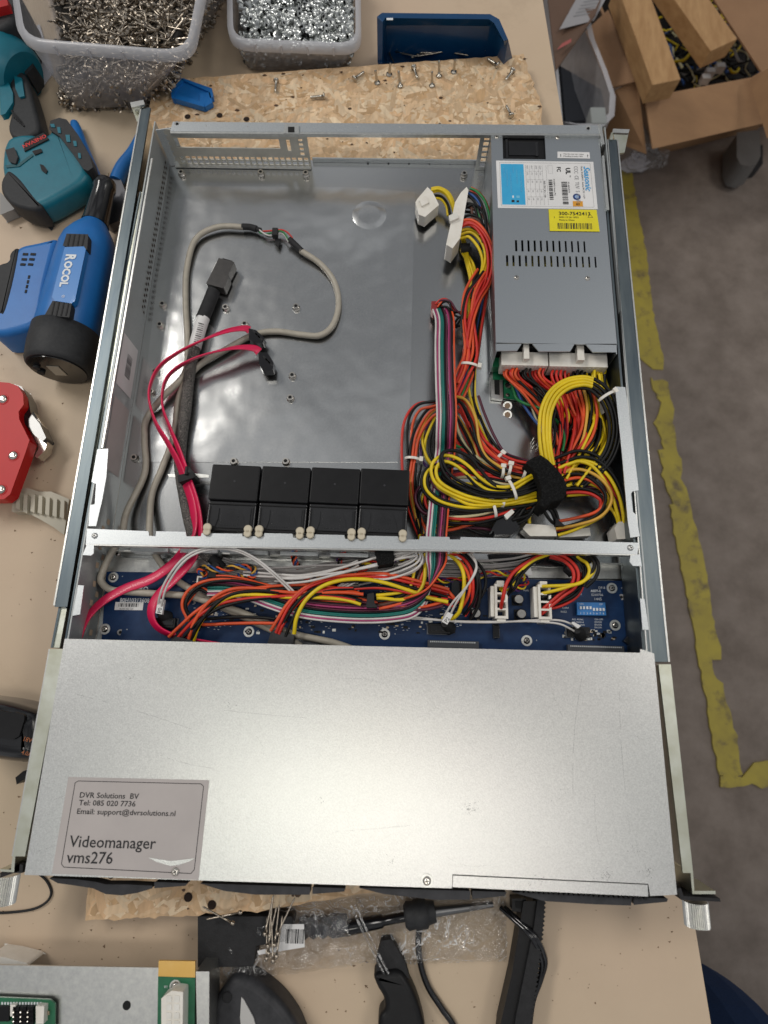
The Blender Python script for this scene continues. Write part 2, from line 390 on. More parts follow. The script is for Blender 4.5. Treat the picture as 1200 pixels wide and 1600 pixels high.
def rough(a,b,k,amp):
    return [a.lerp(b,i/k)+Vector((r.uniform(-amp,amp),r.uniform(-amp,amp),0)) for i in range(k)]
loop = o1[:]; fr = P(640,1385,ZO)
out = rough(o1[0],o1[1],60,.7)+rough(o1[1],o1[2],6,1.6)+rough(o1[2],o1[3],6,1.8)+rough(o1[3],o1[4],6,1.5)+rough(o1[4],fr,20,.6)+rough(fr,o2[1],24,.7)+rough(o2[1],o2[2],30,1.1)+rough(o2[2],o1[0],60,.8)
board = MB()
n=len(out); base=(.66,.45,.26)
board.add([Vector((p.x,p.y,ZO)) for p in out],[tuple(range(n))],osb,col=base)
board.add([Vector((p.x,p.y,TB+.02)) for p in out]+[Vector((p.x,p.y,ZO)) for p in out],[(i,(i+1)%n,n+(i+1)%n,n+i) for i in range(n)],osb,col=(.34,.20,.09))
def inside(x,y):
    c=False
    for i in range(n):
        a,b_=out[i],out[(i+1)%n]
        if (a.y>y)!=(b_.y>y) and x < (b_.x-a.x)*(y-a.y)/(b_.y-a.y)+a.x: c = not c
    return c
tints = [(.78,.57,.36),(.72,.50,.30),(.81,.61,.40),(.68,.46,.26),(.75,.53,.32),(.62,.40,.21),(.82,.64,.43),(.70,.46,.26)]
def flake(x,y,big):
    a = r.uniform(0,math.pi); L = r.uniform(10,30)*big; W = r.uniform(2.5,9)*big; t=r.choice(tints); g=r.uniform(.8,1.12)
    pts=[]
    for u,v in ((-.5,-.3),(-.42,-.5),(.35,-.5),(.5,-.25),(.5,.3),(.3,.5),(-.3,.5),(-.5,.25)):
        u=u*L*r.uniform(.8,1.1); v=v*W*r.uniform(.75,1.15); px=x+u*math.cos(a)-v*math.sin(a); py=y+u*math.sin(a)+v*math.cos(a)
        if not inside(px,py): return
        pts.append((px,py))
    z=ZO+r.uniform(.05,.45); tx=r.uniform(-.012,.012); ty=r.uniform(-.012,.012)
    zz=[max(ZO+.02,z+(p[0]-x)*tx+(p[1]-y)*ty) for p in pts]
    board.add([Vector((p[0],p[1],q)) for p,q in zip(pts,zz)],[tuple(range(8))],osb,col=(t[0]*g,t[1]*g,t[2]*g))
ax = [p.x for p in out]; x0,x1=min(ax),max(ax)
for i in range(5200): flake(r.uniform(x0,x1), r.uniform(600,P(500,80,ZO).y), r.choice((1,1,.6,.4)))
for i in range(4600): flake(r.uniform(x0,80), r.uniform(-80,25), r.choice((1,1,.6,.4)))
for i in range(160): flake(r.uniform(x0,x0+40), r.uniform(20,610), r.choice((1,.6)))
knot = (.09,.045,.02)
for i in range(150):
    x=r.uniform(x0,x1); y=r.uniform(645,P(500,85,ZO).y) if i<115 else r.uniform(-75,0)
    if inside(x,y) :
        s=r.choice((.5,.8,1.3,2.0))
        board.add([Vector((x+math.cos(k)*s*r.uniform(.5,1.6),y+math.sin(k)*s*r.uniform(.4,1),ZO+.85)) for k in range(6)],[tuple(range(6))],osb,col=knot)
tag(board.build('chipboard_panel'), 'worn oriented strand board lying on the bench under the server', 'board')
for pxy in ((294,1403),(332,1414),(343,180),(296,182)):     # old drill holes are dark dowel pits
    pass

# ------------------------------------------------------------------ server chassis
H = 43.0; XL=-215.0; XR=215.0; YR=645.0
ch = thing('server_chassis', 'open galvanised steel rack server chassis lying on the strand board', 'server', (0,320,-1))
b = MB(); b.box((XL,2,-1),(XR,YR,0),traym); b.build('base_tray', ch)
# shiny film sheet over the motherboard area
pts = [(276,290),(560,293),(648,300),(640,640),(622,722),(214,722),(222,640),(245,440)]
b = MB(); b.ppx(pts, .6, .5, film); b.build('insulating_film', ch)
b = MB(); b.lathe(P(577,336,.6), P(577,336,.6)+Vector((0,0,1.0)), [(0,17),(.5,15),(1,11)], film, 32); b.build('pressed_dimple', ch)
for cx,cy in ((205,1),):
    pass
# side walls with pierced slots
def wall(x, sgn):
    b = MB()
    hs=[]
    for k in range(32):   # vent row seen along the left rear wall
        y = 470+k*5.0
        pass
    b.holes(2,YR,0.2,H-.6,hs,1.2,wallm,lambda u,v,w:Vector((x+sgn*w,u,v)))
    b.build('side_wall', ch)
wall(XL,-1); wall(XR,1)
b=MB(); y0=P(222,490,6).y; y1=P(256,258,6).y; k=0; y=y0
while y<y1:
    z=(4.5,8.5)[k%2]; b.add([Vector((XL+.25,y,z)),Vector((XL+.25,y+2.6,z+.6)),Vector((XL+.25,y+2.6,z+3.6)),Vector((XL+.25,y,z+3)),],[(0,1,2,3)],mat('slot_shadow',(.05,.035,.025),.8)); b.add([Vector((XL+.3,y+.6,z+3.1)),Vector((XL+.3,y+2.4,z+3.5)),Vector((XL+.3,y+2.4,z+4.2)),Vector((XL+.3,y+.6,z+3.8))],[(0,1,2,3)],steel_b)
    y+=3.1; k+=1
b.build('vent_slots', ch)
b=MB()
for k in range(13):
    y=160+k*7.6; z=(8,15)[k%2]; b.add([Vector((XL+.25,y,z)),Vector((XL+.25,y+4.6,z)),Vector((XL+.25,y+4.6,z+5)),Vector((XL+.25,y,z+5))],[(0,1,2,3)],mat('slot_to_bench',(.55,.42,.30),.7))
b.build('vent_slots', ch)
b = MB()
for k in range(9): b.cyl(Vector((XL+.2,172+k*7.4,13)),Vector((XL-.1,172+k*7.4,13)),1,steel_b,n=6)
# in-turned flanges along the top of the walls
b = MB(); b.ppx([(152,702),(169,701),(166,745),(160,779),(150,822),(138,822),(141,789),(148,788),(150,756),(143,753)],H+.4,1,steel); b.build('top_flange', ch)
b = MB(); b.ppx([(961,604),(977,605),(990,700),(998,766),(988,768),(986,772),(989,800),(993,803),(1000,838),(985,840),(981,815),(971,700)],H+.4,1,steel); b.build('top_flange', ch)
for pts in ([(136,850),(147,851),(146,865),(142,868),(129,867)],[(985,868),(1000,866),(1003,885),(989,884),(984,878)],[(122,914),(131,915),(125,960),(113,962)],[(1000,935),(1007,936),(1014,984),(1004,984)]):
    b = MB(); b.ppx(pts,H+.4,1,steel); b.build('top_flange', ch, bevel=.4)
# rear edge: top bar, rear frame with openings, perforated bracket
za = P(245,191,H).y
b = MB(); b.ppx([(270,190),(941,196),(941,209),(266,205)],H+.6,1.2,steel); b.ppx([(266,205.2),(941,209.2),(941,212),(266,208.2)],H+.4,3.4,steel_b)
b.build('rear_bar', ch)
b = MB()
FR = lambda u,v,w: Vector((u,YR-w,v))
xa=P(275,250,2).x; xb=P(487,250,2).x
hs=[]
k=0; x=xa+7
while x < xb-32: hs.append((x,x+4.2,35.5,38.5)); x+=6.0
hs.append((xa+8,xb-28,21.5,32.5))
x=xa+7
while x < xb-4:
    hs += [(x,x+4.3,7.5,11.2),(x,x+4.3,2.2,6.0)]; x+=6.0
hs += [(xb-21,xb-17.5,19,32),(xb-9,xb-5,20,23),(xb-9,xb-5,25,28),(xb-9,xb-5,30,33),(xb-9,xb-5,14,17.5)]
b.holes(xa,xb,.5,H-1.4,hs,1.0,mat('cream_plated_steel',(.78,.75,.66),.42,.55,(.66,.64,.57),60),lambda u,v,w:Vector((u,YR-8-w,v)))
b.box((xa,YR-13,.7),(xb,YR-9.2,1.6),steel_b)
b.build('perforated_rear_plate', ch)
b = MB(); hs=[(YR-30+7*k,YR-26+7*k,30,36) for k in range(0)]
hs=[]
# left rear bracket with square windows
x1=XL+3
b.holes(XL+1.4,XL+18,1,H-.8,[(XL+8,XL+14,5+k*6.2,9.6+k*6.2) for k in range(6)],1.0,steel,lambda u,v,w:Vector((u,YR-10-w+(u-XL)*.2,v)))
b.build('corner_bracket', ch)
b = MB(); b.holes(P(742,262,0).x,P(742,262,0).x+13,.5,H-1,[(P(742,262,0).x+4,P(742,262,0).x+9,4+k*6.2,8.6+k*6.2) for k in range(6)],1.0,steel_b,lambda u,v,w:Vector((u,YR-9-w,v)))
b.build('corner_bracket', ch)
b = MB(); b.box((xb+1,YR-3,0.2),(P(745,258,0).x-1,YR-1.6,5),steel)
for k in range(7): b.cyl(P(575+k*32,256,0)+Vector((0,0,0)),P(575+k*32,256,0)+Vector((0,0,.5)),.8,grille,n=8)
b.build('rear_sill', ch)
b = MB(); b.ppx([(445,193),(467,194),(467,209),(443,208)],H+2.4,1.6,steel_b); b.ppx([(450,198),(460,198),(460,206),(450,206)],H+2.8,.3,grille); b.build('latch_tab', ch, bevel=.5)
b = MB()
for q in ((277,194),(919,201)): b.lathe(P(*q,H+.7),P(*q,H+1.0),[(0,2.6),(1,2.4)],steel_b,16); b.lathe(P(*q,H+1.05),P(*q,H+1.1),[(0,1.4),(1,1.4)],grille,12)
for q in ((322,197),(387,198),(559,198),(625,198),(690,198)): b.cyl(P(*q,H+.6),P(*q,H+.9),.7,steel_b,n=8)
b.build('rivet', ch)
# lid over the drive cage
lid = MB(); L0=[P(38,1367,H+1),P(101,998,H+1),P(1022,1020,H+1),P(1058,1398,H+1),P(1014,1403,H+1),P(707,1384,H+1)]
lid = MB(); lid.ppx([(38,1367),(101,998),(1000,1020),(1001,1014),(1022,1021),(1058,1398),(1016,1400),(1013,1381),(707,1366),(706,1388)],H+1,1.2,lidm); lido = lid.build('lid', ch, bevel=.5)
scr_m = mat('scratch_dark',(.20,.20,.20),.5,.6)
s=MB(); r=random.Random(31); Zs=H+1.03
for (xa_,ya_,xb_,yb_) in [(915,1030,895,1240),(968,1080,985,1300),(120,1085,300,1140),(540,1060,600,1068),(350,1110,480,1122),(84,1250,150,1215),(400,1150,412,1180),(700,1340,760,1352),(860,1060,880,1120),(250,1180,330,1200),(520,1300,640,1290),(60,1330,140,1290),(930,1240,938,1330),(985,1150,1000,1160)]:
    p=P(xa_,ya_,Zs); q=P(xb_,yb_,Zs); d_=(q-p).normalized(); e_=Vector((-d_.y,d_.x,0)); L_=[]; n_=14; bow=r.uniform(-3,3)
    for i in range(n_+1):
        t=i/n_; L_.append(p.lerp(q,t)+e_*(bow*math.sin(t*math.pi)+r.uniform(-.15,.15)))
    for i in range(n_):
        if r.random()<.18: continue
        w_=r.uniform(.03,.07); s.add([L_[i]-e_*w_,L_[i+1]-e_*w_,L_[i+1]+e_*w_,L_[i]+e_*w_],[(0,1,2,3)],scr_m)
for (x_,y_,k_) in ((735,1265,40),(945,1368,30),(1013,1360,26),(995,1330,14),(500,1250,10),(360,1100,10),(838,1378,14),(610,1345,8),(200,1060,6),(880,1240,6)):
    for i in range(k_):
        p=P(x_+r.gauss(0,6),y_+r.gauss(0,5),Zs); a_=r.uniform(0,3.1); l_=r.uniform(.2,.9); d_=Vector((math.cos(a_),math.sin(a_),0))*l_; e_=Vector((-math.sin(a_),math.cos(a_),0))*r.uniform(.06,.2)
        s.add([p-d_,p+e_,p+d_,p-e_],[(0,1,2,3)],scr_m)
s.build('scuff_marks', ch)
s = MB(); s.ppx([(708,1368),(1012,1382.5),(1013,1401),(707,1386)],H+.2,2,lidm); s.build('slot_cover', ch, bevel=.4)
# front wall beneath the lid edge and hidden drive cage sides
b = MB(); b.prism([P(40,1366,H-1),P(1056,1397,H-1),P(1056,1394,H-1),P(40,1362,H-1)], 0.2, H-.3, dgrey); b.build('front_wall', ch)
b = MB()
for k in range(9): pass
# cage floor visible under the lid edge is dark
b = MB(); b.box((XL+2,6,.3),(XR-2,150,1),grille); b.build('drive_bay', ch)
# sticker on the lid
Z=H+1.05
A=P(107,1214,Z); B=P(327,1219,Z); C=P(310,1375,Z); D=P(81,1365,Z)
st = MB(); st.prism([A,B,C,D],Z,Z+.12,silver_lab)
def uv(u,v,z=Z+.2): # u right 0..1, v down 0..1
    p=(A.lerp(B,u)).lerp(D.lerp(C,u),v); return Vector((p.x,p.y,z))
xd=(B-A).normalized(); yd=(A-D).normalized()
def rim(fn,t,m,pts):
    for (a0,b0),(a1,b1) in zip(pts,pts[1:]+pts[:1]):
        p=fn(a0,b0); q=fn(a1,b1); d=(q-p).normalized(); nrm=Vector((-d.y,d.x,0))*t/2
        st.add([p-nrm,q-nrm,q+nrm,p+nrm],[(0,1,2,3)],m)
rim(uv,.45,ink,[(.075,.04),(.945,.04),(.965,.065),(.965,.90),(.945,.94),(.075,.93),(.055,.90),(.055,.06)])
ps=(A-B).length/1.0
st.text('DVR Solutions  BV',uv(.10,.215),5.0,ink,xd,yd,bold=.03,sx=1.08)
st.text('Tel: 085 020 7736',uv(.105,.295),4.9,ink,xd,yd,bold=.03,sx=1.10)
st.text('Email: support@dvrsolutions.nl',uv(.10,.385),4.9,ink,xd,yd,bold=.03,sx=1.10)
st.text('Videomanager',uv(.085,.725),10.2,ink,xd,yd,bold=.05,sx=1.0)
st.text('vms276',uv(.085,.885),10.2,ink,xd,yd,bold=.05,sx=1.0)
st.build('company_sticker', ch)
t = MB(); t.sheet([uv(.64,.80,Z+.35),uv(.80,.825,Z+.32),uv(.96,.79,Z+.4),uv(.93,.82,Z+.35),uv(.86,.86,Z+.32),uv(.80,.875,Z+.32),uv(.70,.84,Z+.35)],lidm); t.build('torn_sticker_patch', ch)
def screw(q, z, rad, parent, name='screw', m=chrome, ring=None):
    s=MB(); p=P(*q,z)
    if ring: s.lathe(p,p+Vector((0,0,.35)),[(0,ring),(1,ring*.97)],steel_b,20); p=p+Vector((0,0,.35))
    s.lathe(p,p+Vector((0,0,rad*.45)),[(0,rad),(.5,rad*.92),(1,rad*.55)],m,16)
    t=p+Vector((0,0,rad*.46)); a=rnd.uniform(0,1.5)
    for k in (0,1):
        d=Vector((math.cos(a+k*1.57),math.sin(a+k*1.57),0)); e=Vector((-d.y,d.x,0))
        s.add([t-d*rad*.5-e*rad*.11,t+d*rad*.5-e*rad*.11,t+d*rad*.5+e*rad*.11,t-d*rad*.5+e*rad*.11],[(0,1,2,3)],grille)
    return s.build(name,parent)
screw((274,1362),H+1.3,2.7,ch); screw((667,1376),H+1.05,2.9,ch,ring=4.2)
# cross bar
b = MB(); b.ppx([(136,826),(232,830),(233,837),(243,838),(244,830),(290,831),(291,838),(314,838),(315,833),(378,834),(379,838),(412,838),(413,833),(457,834),(458,840),(491,841),(492,835),(538,836),(539,842),(572,842),(573,837),(622,838),(623,843),(655,843),(656,838),(702,839),(703,843),(719,843),(720,839),(998,848),(996,866),(850,862),(500,856),(134,850)],H+.5,1.2,steel)
b.ppx([(134,850.3),(500,856.3),(850,862.3),(996,866.3),(996,868),(850,864.3),(500,858.3),(134,852)],H+.3,6,steel_b)
cb = b.build('cross_bar', ch)
for q in ((148,837),(985,856)): screw(q,H+.6,2.4,cb,m=steel_b)
# fan wall behind the bar with comb tabs, and the ledge
yw=P(500,872,10).y
b = MB(); b.box((XL+8,yw,.5),(XR-4,yw+1.2,16),steel_b)
x=XL+30
while x<60: b.box((x,yw-2,16.2),(x+30,yw+1,28),steel); x+=40
b.build('fan_wall', ch)
b = MB(); b.ppx([(165,871),(1000,884),(1003,905),(160,893)],6,5,steel_b); b.build('ledge', ch)
for q,z in (((184,865),9),((255,864),9),((566,866),9),((737,877),9)): screw(q,z,2.2,ch)
# dark cable grommet in the wall
b = MB(); pts=[(762,866),(840,862),(925,866),(930,876),(915,884),(860,886),(790,882),(765,877)]; b.ppx(pts,17,3,blkg); b.build('cable_grommet', ch, bevel=1)
cardboardish=mat('hole_to_wood',(.36,.25,.17),.8)
# standoffs on the tray
so = MB(); so.lathe(Vector((0,0,0)),Vector((0,0,4)),[(0,3.6),(.25,3.6),(.26,2.9),(1,2.9)],chrome,12); so.lathe(Vector((0,0,4.02)),Vector((0,0,4.05)),[(0,1.6),(1,1.6)],grille,10)
first=None
for q in ((255,477),(251,509),(353,482),(463,481),(457,588),(454,623),(243,582),(237,613),(211,716),(408,272),(725,274),(478,273),(366,722),(447,722),(284,272),(793,604),(383,508),(645,744)):
    if first is None:
        first = so.build('standoff', ch, loc=Vector((0,0,0))); o=first
    else: o = first.copy(); COL.objects.link(o); o.parent = ch
    p=P(*q,1); o.location = (Vector((p.x,p.y,0.3))-Vector(ch['_o']))*S
b = MB()
for q in ((578,634),): pass
for q in ((793,634),(793,648)): b.lathe(P(*q,.2),P(*q,.9),[(0,4.6),(1,4)],steel_b,18); b.lathe(P(*q,1),P(*q,1.1),[(0,2.6),(1,2.6)],cardboardish,14)
b.build('mounting_hole', ch)
b = MB(); b.ppx([(767,582),(785,583),(786,624),(768,622)],5,4,steel_b); b.ppx([(772,588),(780,589),(781,617),(773,616)],5.2,.3,grille)
b.build('slotted_tab', ch, bevel=.5)
b = MB(); b.ppx([(786,575),(806,580),(808,625),(787,622)],3,2,green); b.build('grounding_plate', ch)
for q in ((793,602),(793,617)): screw(q,3.1,2,ch)
b = MB()
for k in range(5):
    p=P(832+ (k%2)*9,688+k*3.2,1); b.cyl(p,p+Vector((0,0,7)),.7,chrome,n=6)
b.build('header_pins', ch)
# flat spring clip near the left fan
b = MB(); b.ppx([(262,741),(300,739),(326,742),(326,746),(300,747),(264,745)],10,.8,steel_b); b.build('fan_clip', ch)
b = MB(); b.ppx([(638,738),(655,739),(655,746),(638,745)],10,.8,steel_b); b.build('fan_clip', ch)
# labels on the left wall (vertical faces)
def walllab(y0,y1,z0,z1,extra):
    b = MB(); x=XL+.35; b.add([Vector((x,y0,z0)),Vector((x,y1,z0)),Vector((x,y1,z1)),Vector((x,y0,z1))],[(0,1,2,3)],silver_lab if extra else paper)
    if extra==0:
        y=y0+14
        r2=random.Random(5)
        while y<y1-14:
            t=r2.choice((.5,.8,1.2)); b.add([Vector((x+.1,y,z0+8)),Vector((x+.1,y+t,z0+8)),Vector((x+.1,y+t,z1-12)),Vector((x+.1,y,z1-12))],[(0,1,2,3)],ink); y+=t+r2.choice((.5,.9))
    else:
        b.text('WARRANTY VOID IF',Vector((x+.1,y1-8,z1-10)),4.4,inkg,(0,-1,0),(0,0,1)); b.text('SEAL BROKEN',Vector((x+.1,y1-8,z1-17)),4.4,inkg,(0,-1,0),(0,0,1))
    b.build('wall_label', ch)
yl=lambda py:P(200,py,20).y
walllab(yl(612),yl(535),6,36,0); walllab(yl(738),yl(630),5,35,1)
# slide rails
def rail(o_t, o_b, i_t, i_b, m1, m2, sp):
    r_ = MB()
    return r_
def rstrip(mb, x0,y0,x1,y1,wa,wb,z,h,m):
    mb.ppx([(x0,y0),(x0+wa,y0),(x1+wb,y1),(x1,y1)],z,h,m)
lr = thing('slide_rail','zinc plated telescopic slide rail along the left flank of the server','slide rail',P(120,760,0))
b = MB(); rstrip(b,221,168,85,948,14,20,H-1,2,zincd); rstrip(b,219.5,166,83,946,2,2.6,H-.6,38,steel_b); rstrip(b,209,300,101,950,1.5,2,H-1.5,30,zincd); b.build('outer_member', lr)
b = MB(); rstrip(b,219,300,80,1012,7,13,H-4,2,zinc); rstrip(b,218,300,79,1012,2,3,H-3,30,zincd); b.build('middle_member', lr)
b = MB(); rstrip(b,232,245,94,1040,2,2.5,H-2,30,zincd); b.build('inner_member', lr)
b = MB(); rstrip(b,78,1014,20,1338,22,19,H,2.2,zinc); rstrip(b,76,1014,18,1338,3,3,H-.3,32,steel_b); b.build('front_sleeve', lr, bevel=.7)
b = MB(); b.ppx([(0,1358),(17,1359),(20,1336),(24,1336),(22,1363),(0,1362)],H-2,26,zinc); b.build('mounting_ear', lr)
b = MB(); b.ppx([(203,160),(224,156),(226,163),(206,168)],H+2,2,steel_b); b.ppx([(204,164),(214,190),(219,190),(224,166)],H-4,30,zinc); b.build('rear_bracket', lr)
rr_ = thing('slide_rail','zinc plated telescopic slide rail along the right flank above the concrete floor','slide rail',P(1020,760,0))
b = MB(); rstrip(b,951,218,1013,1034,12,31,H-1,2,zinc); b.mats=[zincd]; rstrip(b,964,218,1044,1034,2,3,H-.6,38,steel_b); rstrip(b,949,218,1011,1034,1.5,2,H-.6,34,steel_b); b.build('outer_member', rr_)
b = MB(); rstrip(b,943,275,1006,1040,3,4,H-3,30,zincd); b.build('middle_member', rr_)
b = MB(); rstrip(b,1029,1038,1067,1364,19,16,H,2.2,zinc); rstrip(b,1046,1038,1081,1364,2,2,H-.3,32,steel_b); b.build('front_sleeve', rr_, bevel=.7)
b = MB(); b.ppx([(1079,1364),(1083,1364),(1085,1392),(1118,1392),(1118,1397),(1082,1397)],H-2,26,zinc); b.build('mounting_ear', rr_)
b = MB(); b.ppx([(958,201),(984,202),(982,208),(957,207)],H+2,2,steel_b); b.ppx([(955,207),(958,207),(958,218),(953,218)],H,22,zinc); b.ppx([(958,208),(982,208),(976,238),(966,240)],H-14,2,zinc); b.build('rear_bracket', rr_)
b = MB(); b.ppx([(935,194),(939,194),(945,225),(941,226)],H+1.5,26,steel_b); b.build('rear_corner', ch)
b = MB(); b.ppx([(941,243),(944,243),(952,328),(948,328)],H+.5,22,steel_b); b.build('wall_lip', ch)
b = MB(); b.ppx([(236,247),(238.5,247),(160.5,700),(158,700)],H+.3,1.5,steel_b); b.build('wall_lip', ch)
# ears and thumb screws of the chassis itself
for pts in ([(0,1364),(35,1364),(36,1352),(31,1350),(30,1361),(0,1372)],[(1056,1388),(1064,1388),(1068,1400),(1125,1404),(1126,1409),(1064,1406)]):
    b = MB(); b.ppx(pts,H-3,34,blkm); b.build('rack_ear', ch)
def thumb(q, rad, L):
    b = MB(); p = P(*q,24); a=p; c=p+Vector((0,-L,0)); N=36; vs=[]
    for t in (0,1):
        for i in range(N*2):
            an=math.pi*i/N; rr=rad*(1 if i%2 else .90); vs.append((a if t==0 else c)+Vector((math.cos(an)*rr,0,math.sin(an)*rr)))
    n=N*2; b.add(vs,[(i,(i+1)%n,n+(i+1)%n,n+i) for i in range(n)]+[tuple(range(n)),tuple(reversed(range(n,2*n)))],steel_b)
    b.build('thumb_screw', ch)
thumb((11,1366),8.6,18); thumb((1086,1408),8.2,15)
# drive handles peeping out under the lid's front edge
for pts in ([(76,1372),(120,1374),(150,1378),(165,1382),(200,1382),(238,1384),(238,1388),(215,1395),(190,1399),(165,1397),(145,1388),(120,1384),(90,1380)],
            [(241,1378),(293,1380),(290,1384),(241,1388)],[(312,1380),(485,1386),(484,1398),(400,1398),(350,1392)],[(488,1386),(540,1388),(538,1393),(488,1397)],
            [(560,1387),(735,1392),(734,1406),(680,1406),(600,1397)],[(738,1392),(792,1394),(788,1400),(738,1405)],[(800,1394),(987,1404),(986,1415),(930,1413),(850,1408)],[(990,1402),(1044,1404),(1042,1409),(990,1414)]):
    b = MB(); b.ppx(pts,H-6,9,dgrey); b.build('drive_handle', ch, bevel=1.0)
b = MB()
for k in range(26): b.ppx([(812+k*7.8,1391+k*.45),(816.5+k*7.8,1391.3+k*.45),(816.5+k*7.8,1395+k*.45),(812+k*7.8,1394.6+k*.45)],H-1,5,blk)
b.build('front_grille', ch)

# ------------------------------------------------------------------ power supply
psu = thing('power_supply','grey steel power supply box with seasonic rating label in the rear corner','power supply',(159,520,0))
ZP=41.0
x0,x1=107.6,210.2; yA=P(870,537,ZP).y; yB=YR-9
FP=lambda u,v,w: Vector((u,v,ZP-1.2+w))
def xx(px,py): return P(px,py,ZP).x
def yy(px,py): return P(px,py,ZP).y
hs=[]
for k in range(12):
    a=P(804.5+k*9.7,376,ZP); c=P(808.5+k*9.7,393.5,ZP); hs.append((a.x,c.x,c.y,a.y))
for k in range(15):
    a=P(790.5+k*9.85,400,ZP); c=P(794.5+k*9.85,417,ZP); hs.append((a.x,c.x,c.y+.0,a.y))
yr1=[h for h in hs[:12]]
# align rows so their slots share exact y
ra=(min(h[2] for h in hs[:12]),max(h[3] for h in hs[:12])); rb=(min(h[2] for h in hs[12:]),max(h[3] for h in hs[12:]))
ra=(hs[5][2],hs[5][3]); rb=(hs[19][2],hs[19][3])
hs=[(h[0],h[1],*ra) for h in hs[:12]]+[(h[0],h[1],*rb) for h in hs[12:]]
fa=P(785,212,ZP); fb=P(853,249,ZP)
hs.append((fa.x,fb.x,fb.y,fa.y))
psteel=mat('power_supply_steel', (.42,.45,.48), .40, 1, (.47,.50,.52), 1000, bump=.1, bscale=1600, rvar=.04, bdist=.0002)
b = MB(); b.holes(x0,x1,yA,yB,hs,1.2,psteel,FP)
for pts in ([(776,537.2),(815,537.2),(808,548),(776,548)],[(832,537.2),(898,537.2),(891,549),(842,549)],[(915,537.2),(963.5,537.2),(963.5,550.5),(926,550)]):
    b.ppx(pts,ZP,1.2,psteel)
b.build('top_cover', psu)
b = MB(); b.box((x0,yA-8,.6),(x0+1,yB,ZP-1.4),psteel); b.box((x1-1,yA-8,.6),(x1,yB,ZP-1.4),psteel); b.box((x0+1.1,yB-1,.6),(x1-1.1,yB,ZP-1.4),psteel); b.box((x0+1.1,yA,.6),(x1-1.1,yB-1.1,2),psteel)
b.build('side_panels', psu)
b = MB(); b.box((x0+2,yA+1,2.4),(x1-2,yA+2,34),grille); b.box((x0+8,yA+20,3),(x1-8,yB-60,26),grille)
for k in range(5): b.box((x0+10+k*17,(rb[0]+rb[1])/2-8,26.2),(x0+22+k*17,(rb[0]+rb[1])/2+6,31),mat('yellow_transformer_tape',(.62,.55,.16),.5))
b.box((x0+35,(ra[0]+ra[1])/2-7,26.2),(x0+58,(ra[0]+ra[1])/2-1,36),MATS['yellow_transformer_tape'])
b.build('internals', psu)
b = MB(); b.box((fa.x-1,fb.y-1,4),(fb.x+1,fa.y+1,ZP-2.2),blk); b.box((fa.x+6,fb.y+6,ZP-2.1),(fb.x-6,fa.y-5,ZP-1.5),blkg); b.box((fa.x+3,fb.y+2,ZP-2.1),(fa.x+5,fa.y-3,ZP-1.2),blkg); b.box((fb.x-9,fb.y+5,ZP-1.4),(fb.x-7,fa.y-6,ZP-1.1),smoke)
b.build('cooling_fan', psu)
screw((807,434),ZP,2.4,psu); screw((918,435),ZP,2.4,psu); screw((776,215),ZP,2,psu); screw((871,216),ZP,2,psu)
# rating label
zl=ZP+.05
def ql(A,B,C,D):
    return lambda u,v,z=zl+.14:(lambda p:Vector((p.x,p.y,z)))((A.lerp(B,u)).lerp(D.lerp(C,u),v))
A,B,C,D=P(775,251,zl),P(927,253,zl),P(934,327,zl),P(778,325,zl); q=ql(A,B,C,D)
xd=(B-A).normalized(); yd=(A-D).normalized(); W=(B-A).length; Hh=(A-D).length
st=MB(); st.prism([A,B,C,D],zl,zl+.1,paper)
def rect(u0,v0,u1,v1,m,z=None):
    st.add([q(u0,v1,z or zl+.13),q(u1,v1,z or zl+.13),q(u1,v0,z or zl+.13),q(u0,v0,z or zl+.13)],[(0,1,2,3)],m)
rim(lambda a,b_:q(a,b_,zl+.16),.25,inkg,[(.035,.04),(.965,.04),(.965,.96),(.035,.96)])
rect(.045,.07,.28,.93,cyan)
DN=-yd; RT=xd      # writing on this label runs down the box
def vt(txt,u,v,s,m,**k): st.text(txt,q(u,v,zl+.2),s,m,DN,RT,**k)
for k,(t,u) in enumerate((('HAZARDOUS AREA',.07),('DO NOT REMOVE THIS COVER',.10),('NO SERVICEABLE COMPONENTS INSIDE',.135),('WARNING',.165),('CAUTION RISK OF SHOCK',.20),('FUSE FOR CONTINUED PROTECTION',.24))):
    vt(t,u,.14+.05*(k%3),1.7,cyand,sx=.8)
rect(.15,.74,.165,.79,inkw,zl+.2); rect(.19,.74,.225,.79,cyand,zl+.2)
rect(.14,.83,.17,.88,ink,zl+.2); rect(.19,.84,.215,.88,ink,zl+.2)
for u in (.30,.34,.39,.43,.47,.51):
    rim(lambda a,b_:q(a,b_,zl+.16),.12,inkg,[(u,.09),(u,.93)])
for v in (.22,.40,.60,.76): rim(lambda a,b_:q(a,b_,zl+.16),.12,inkg,[(.30,v),(.47,v)])
for k,u in enumerate((.31,.355,.40,.44)):
    for v,t in ((.10,'INPUT'),(.24,'+12V'),(.42,'16A'),(.62,'+5V'),(.78,'0.3A')): vt(t,u,v,1.9,inkg,sx=.8)
vt('300W  MAX  50 C  5-10A',.475,.42,2.2,ink,sx=.8)
rect(.54,.09,.58,.22,paper); rim(lambda a,b_:q(a,b_,zl+.16),.15,inkg,[(.53,.09),(.575,.09),(.575,.26),(.53,.26)])
st.bars(q(.525,.40),(Hh)*.42,3.6,ink,DN,RT,seed=4); vt('SS-300M1U Active PFC',.575,.38,2.0,ink)
st.bars(q(.655,.44),(Hh)*.47,5.2,ink,DN,RT,seed=9); vt('R3 1809 00173',.72,.44,2.0,ink)
vt('FC',.62,.12,5.0,ink,bold=.12); vt('UL',.71,.14,6.0,ink,bold=.2); vt('us',.745,.30,2.5,ink)
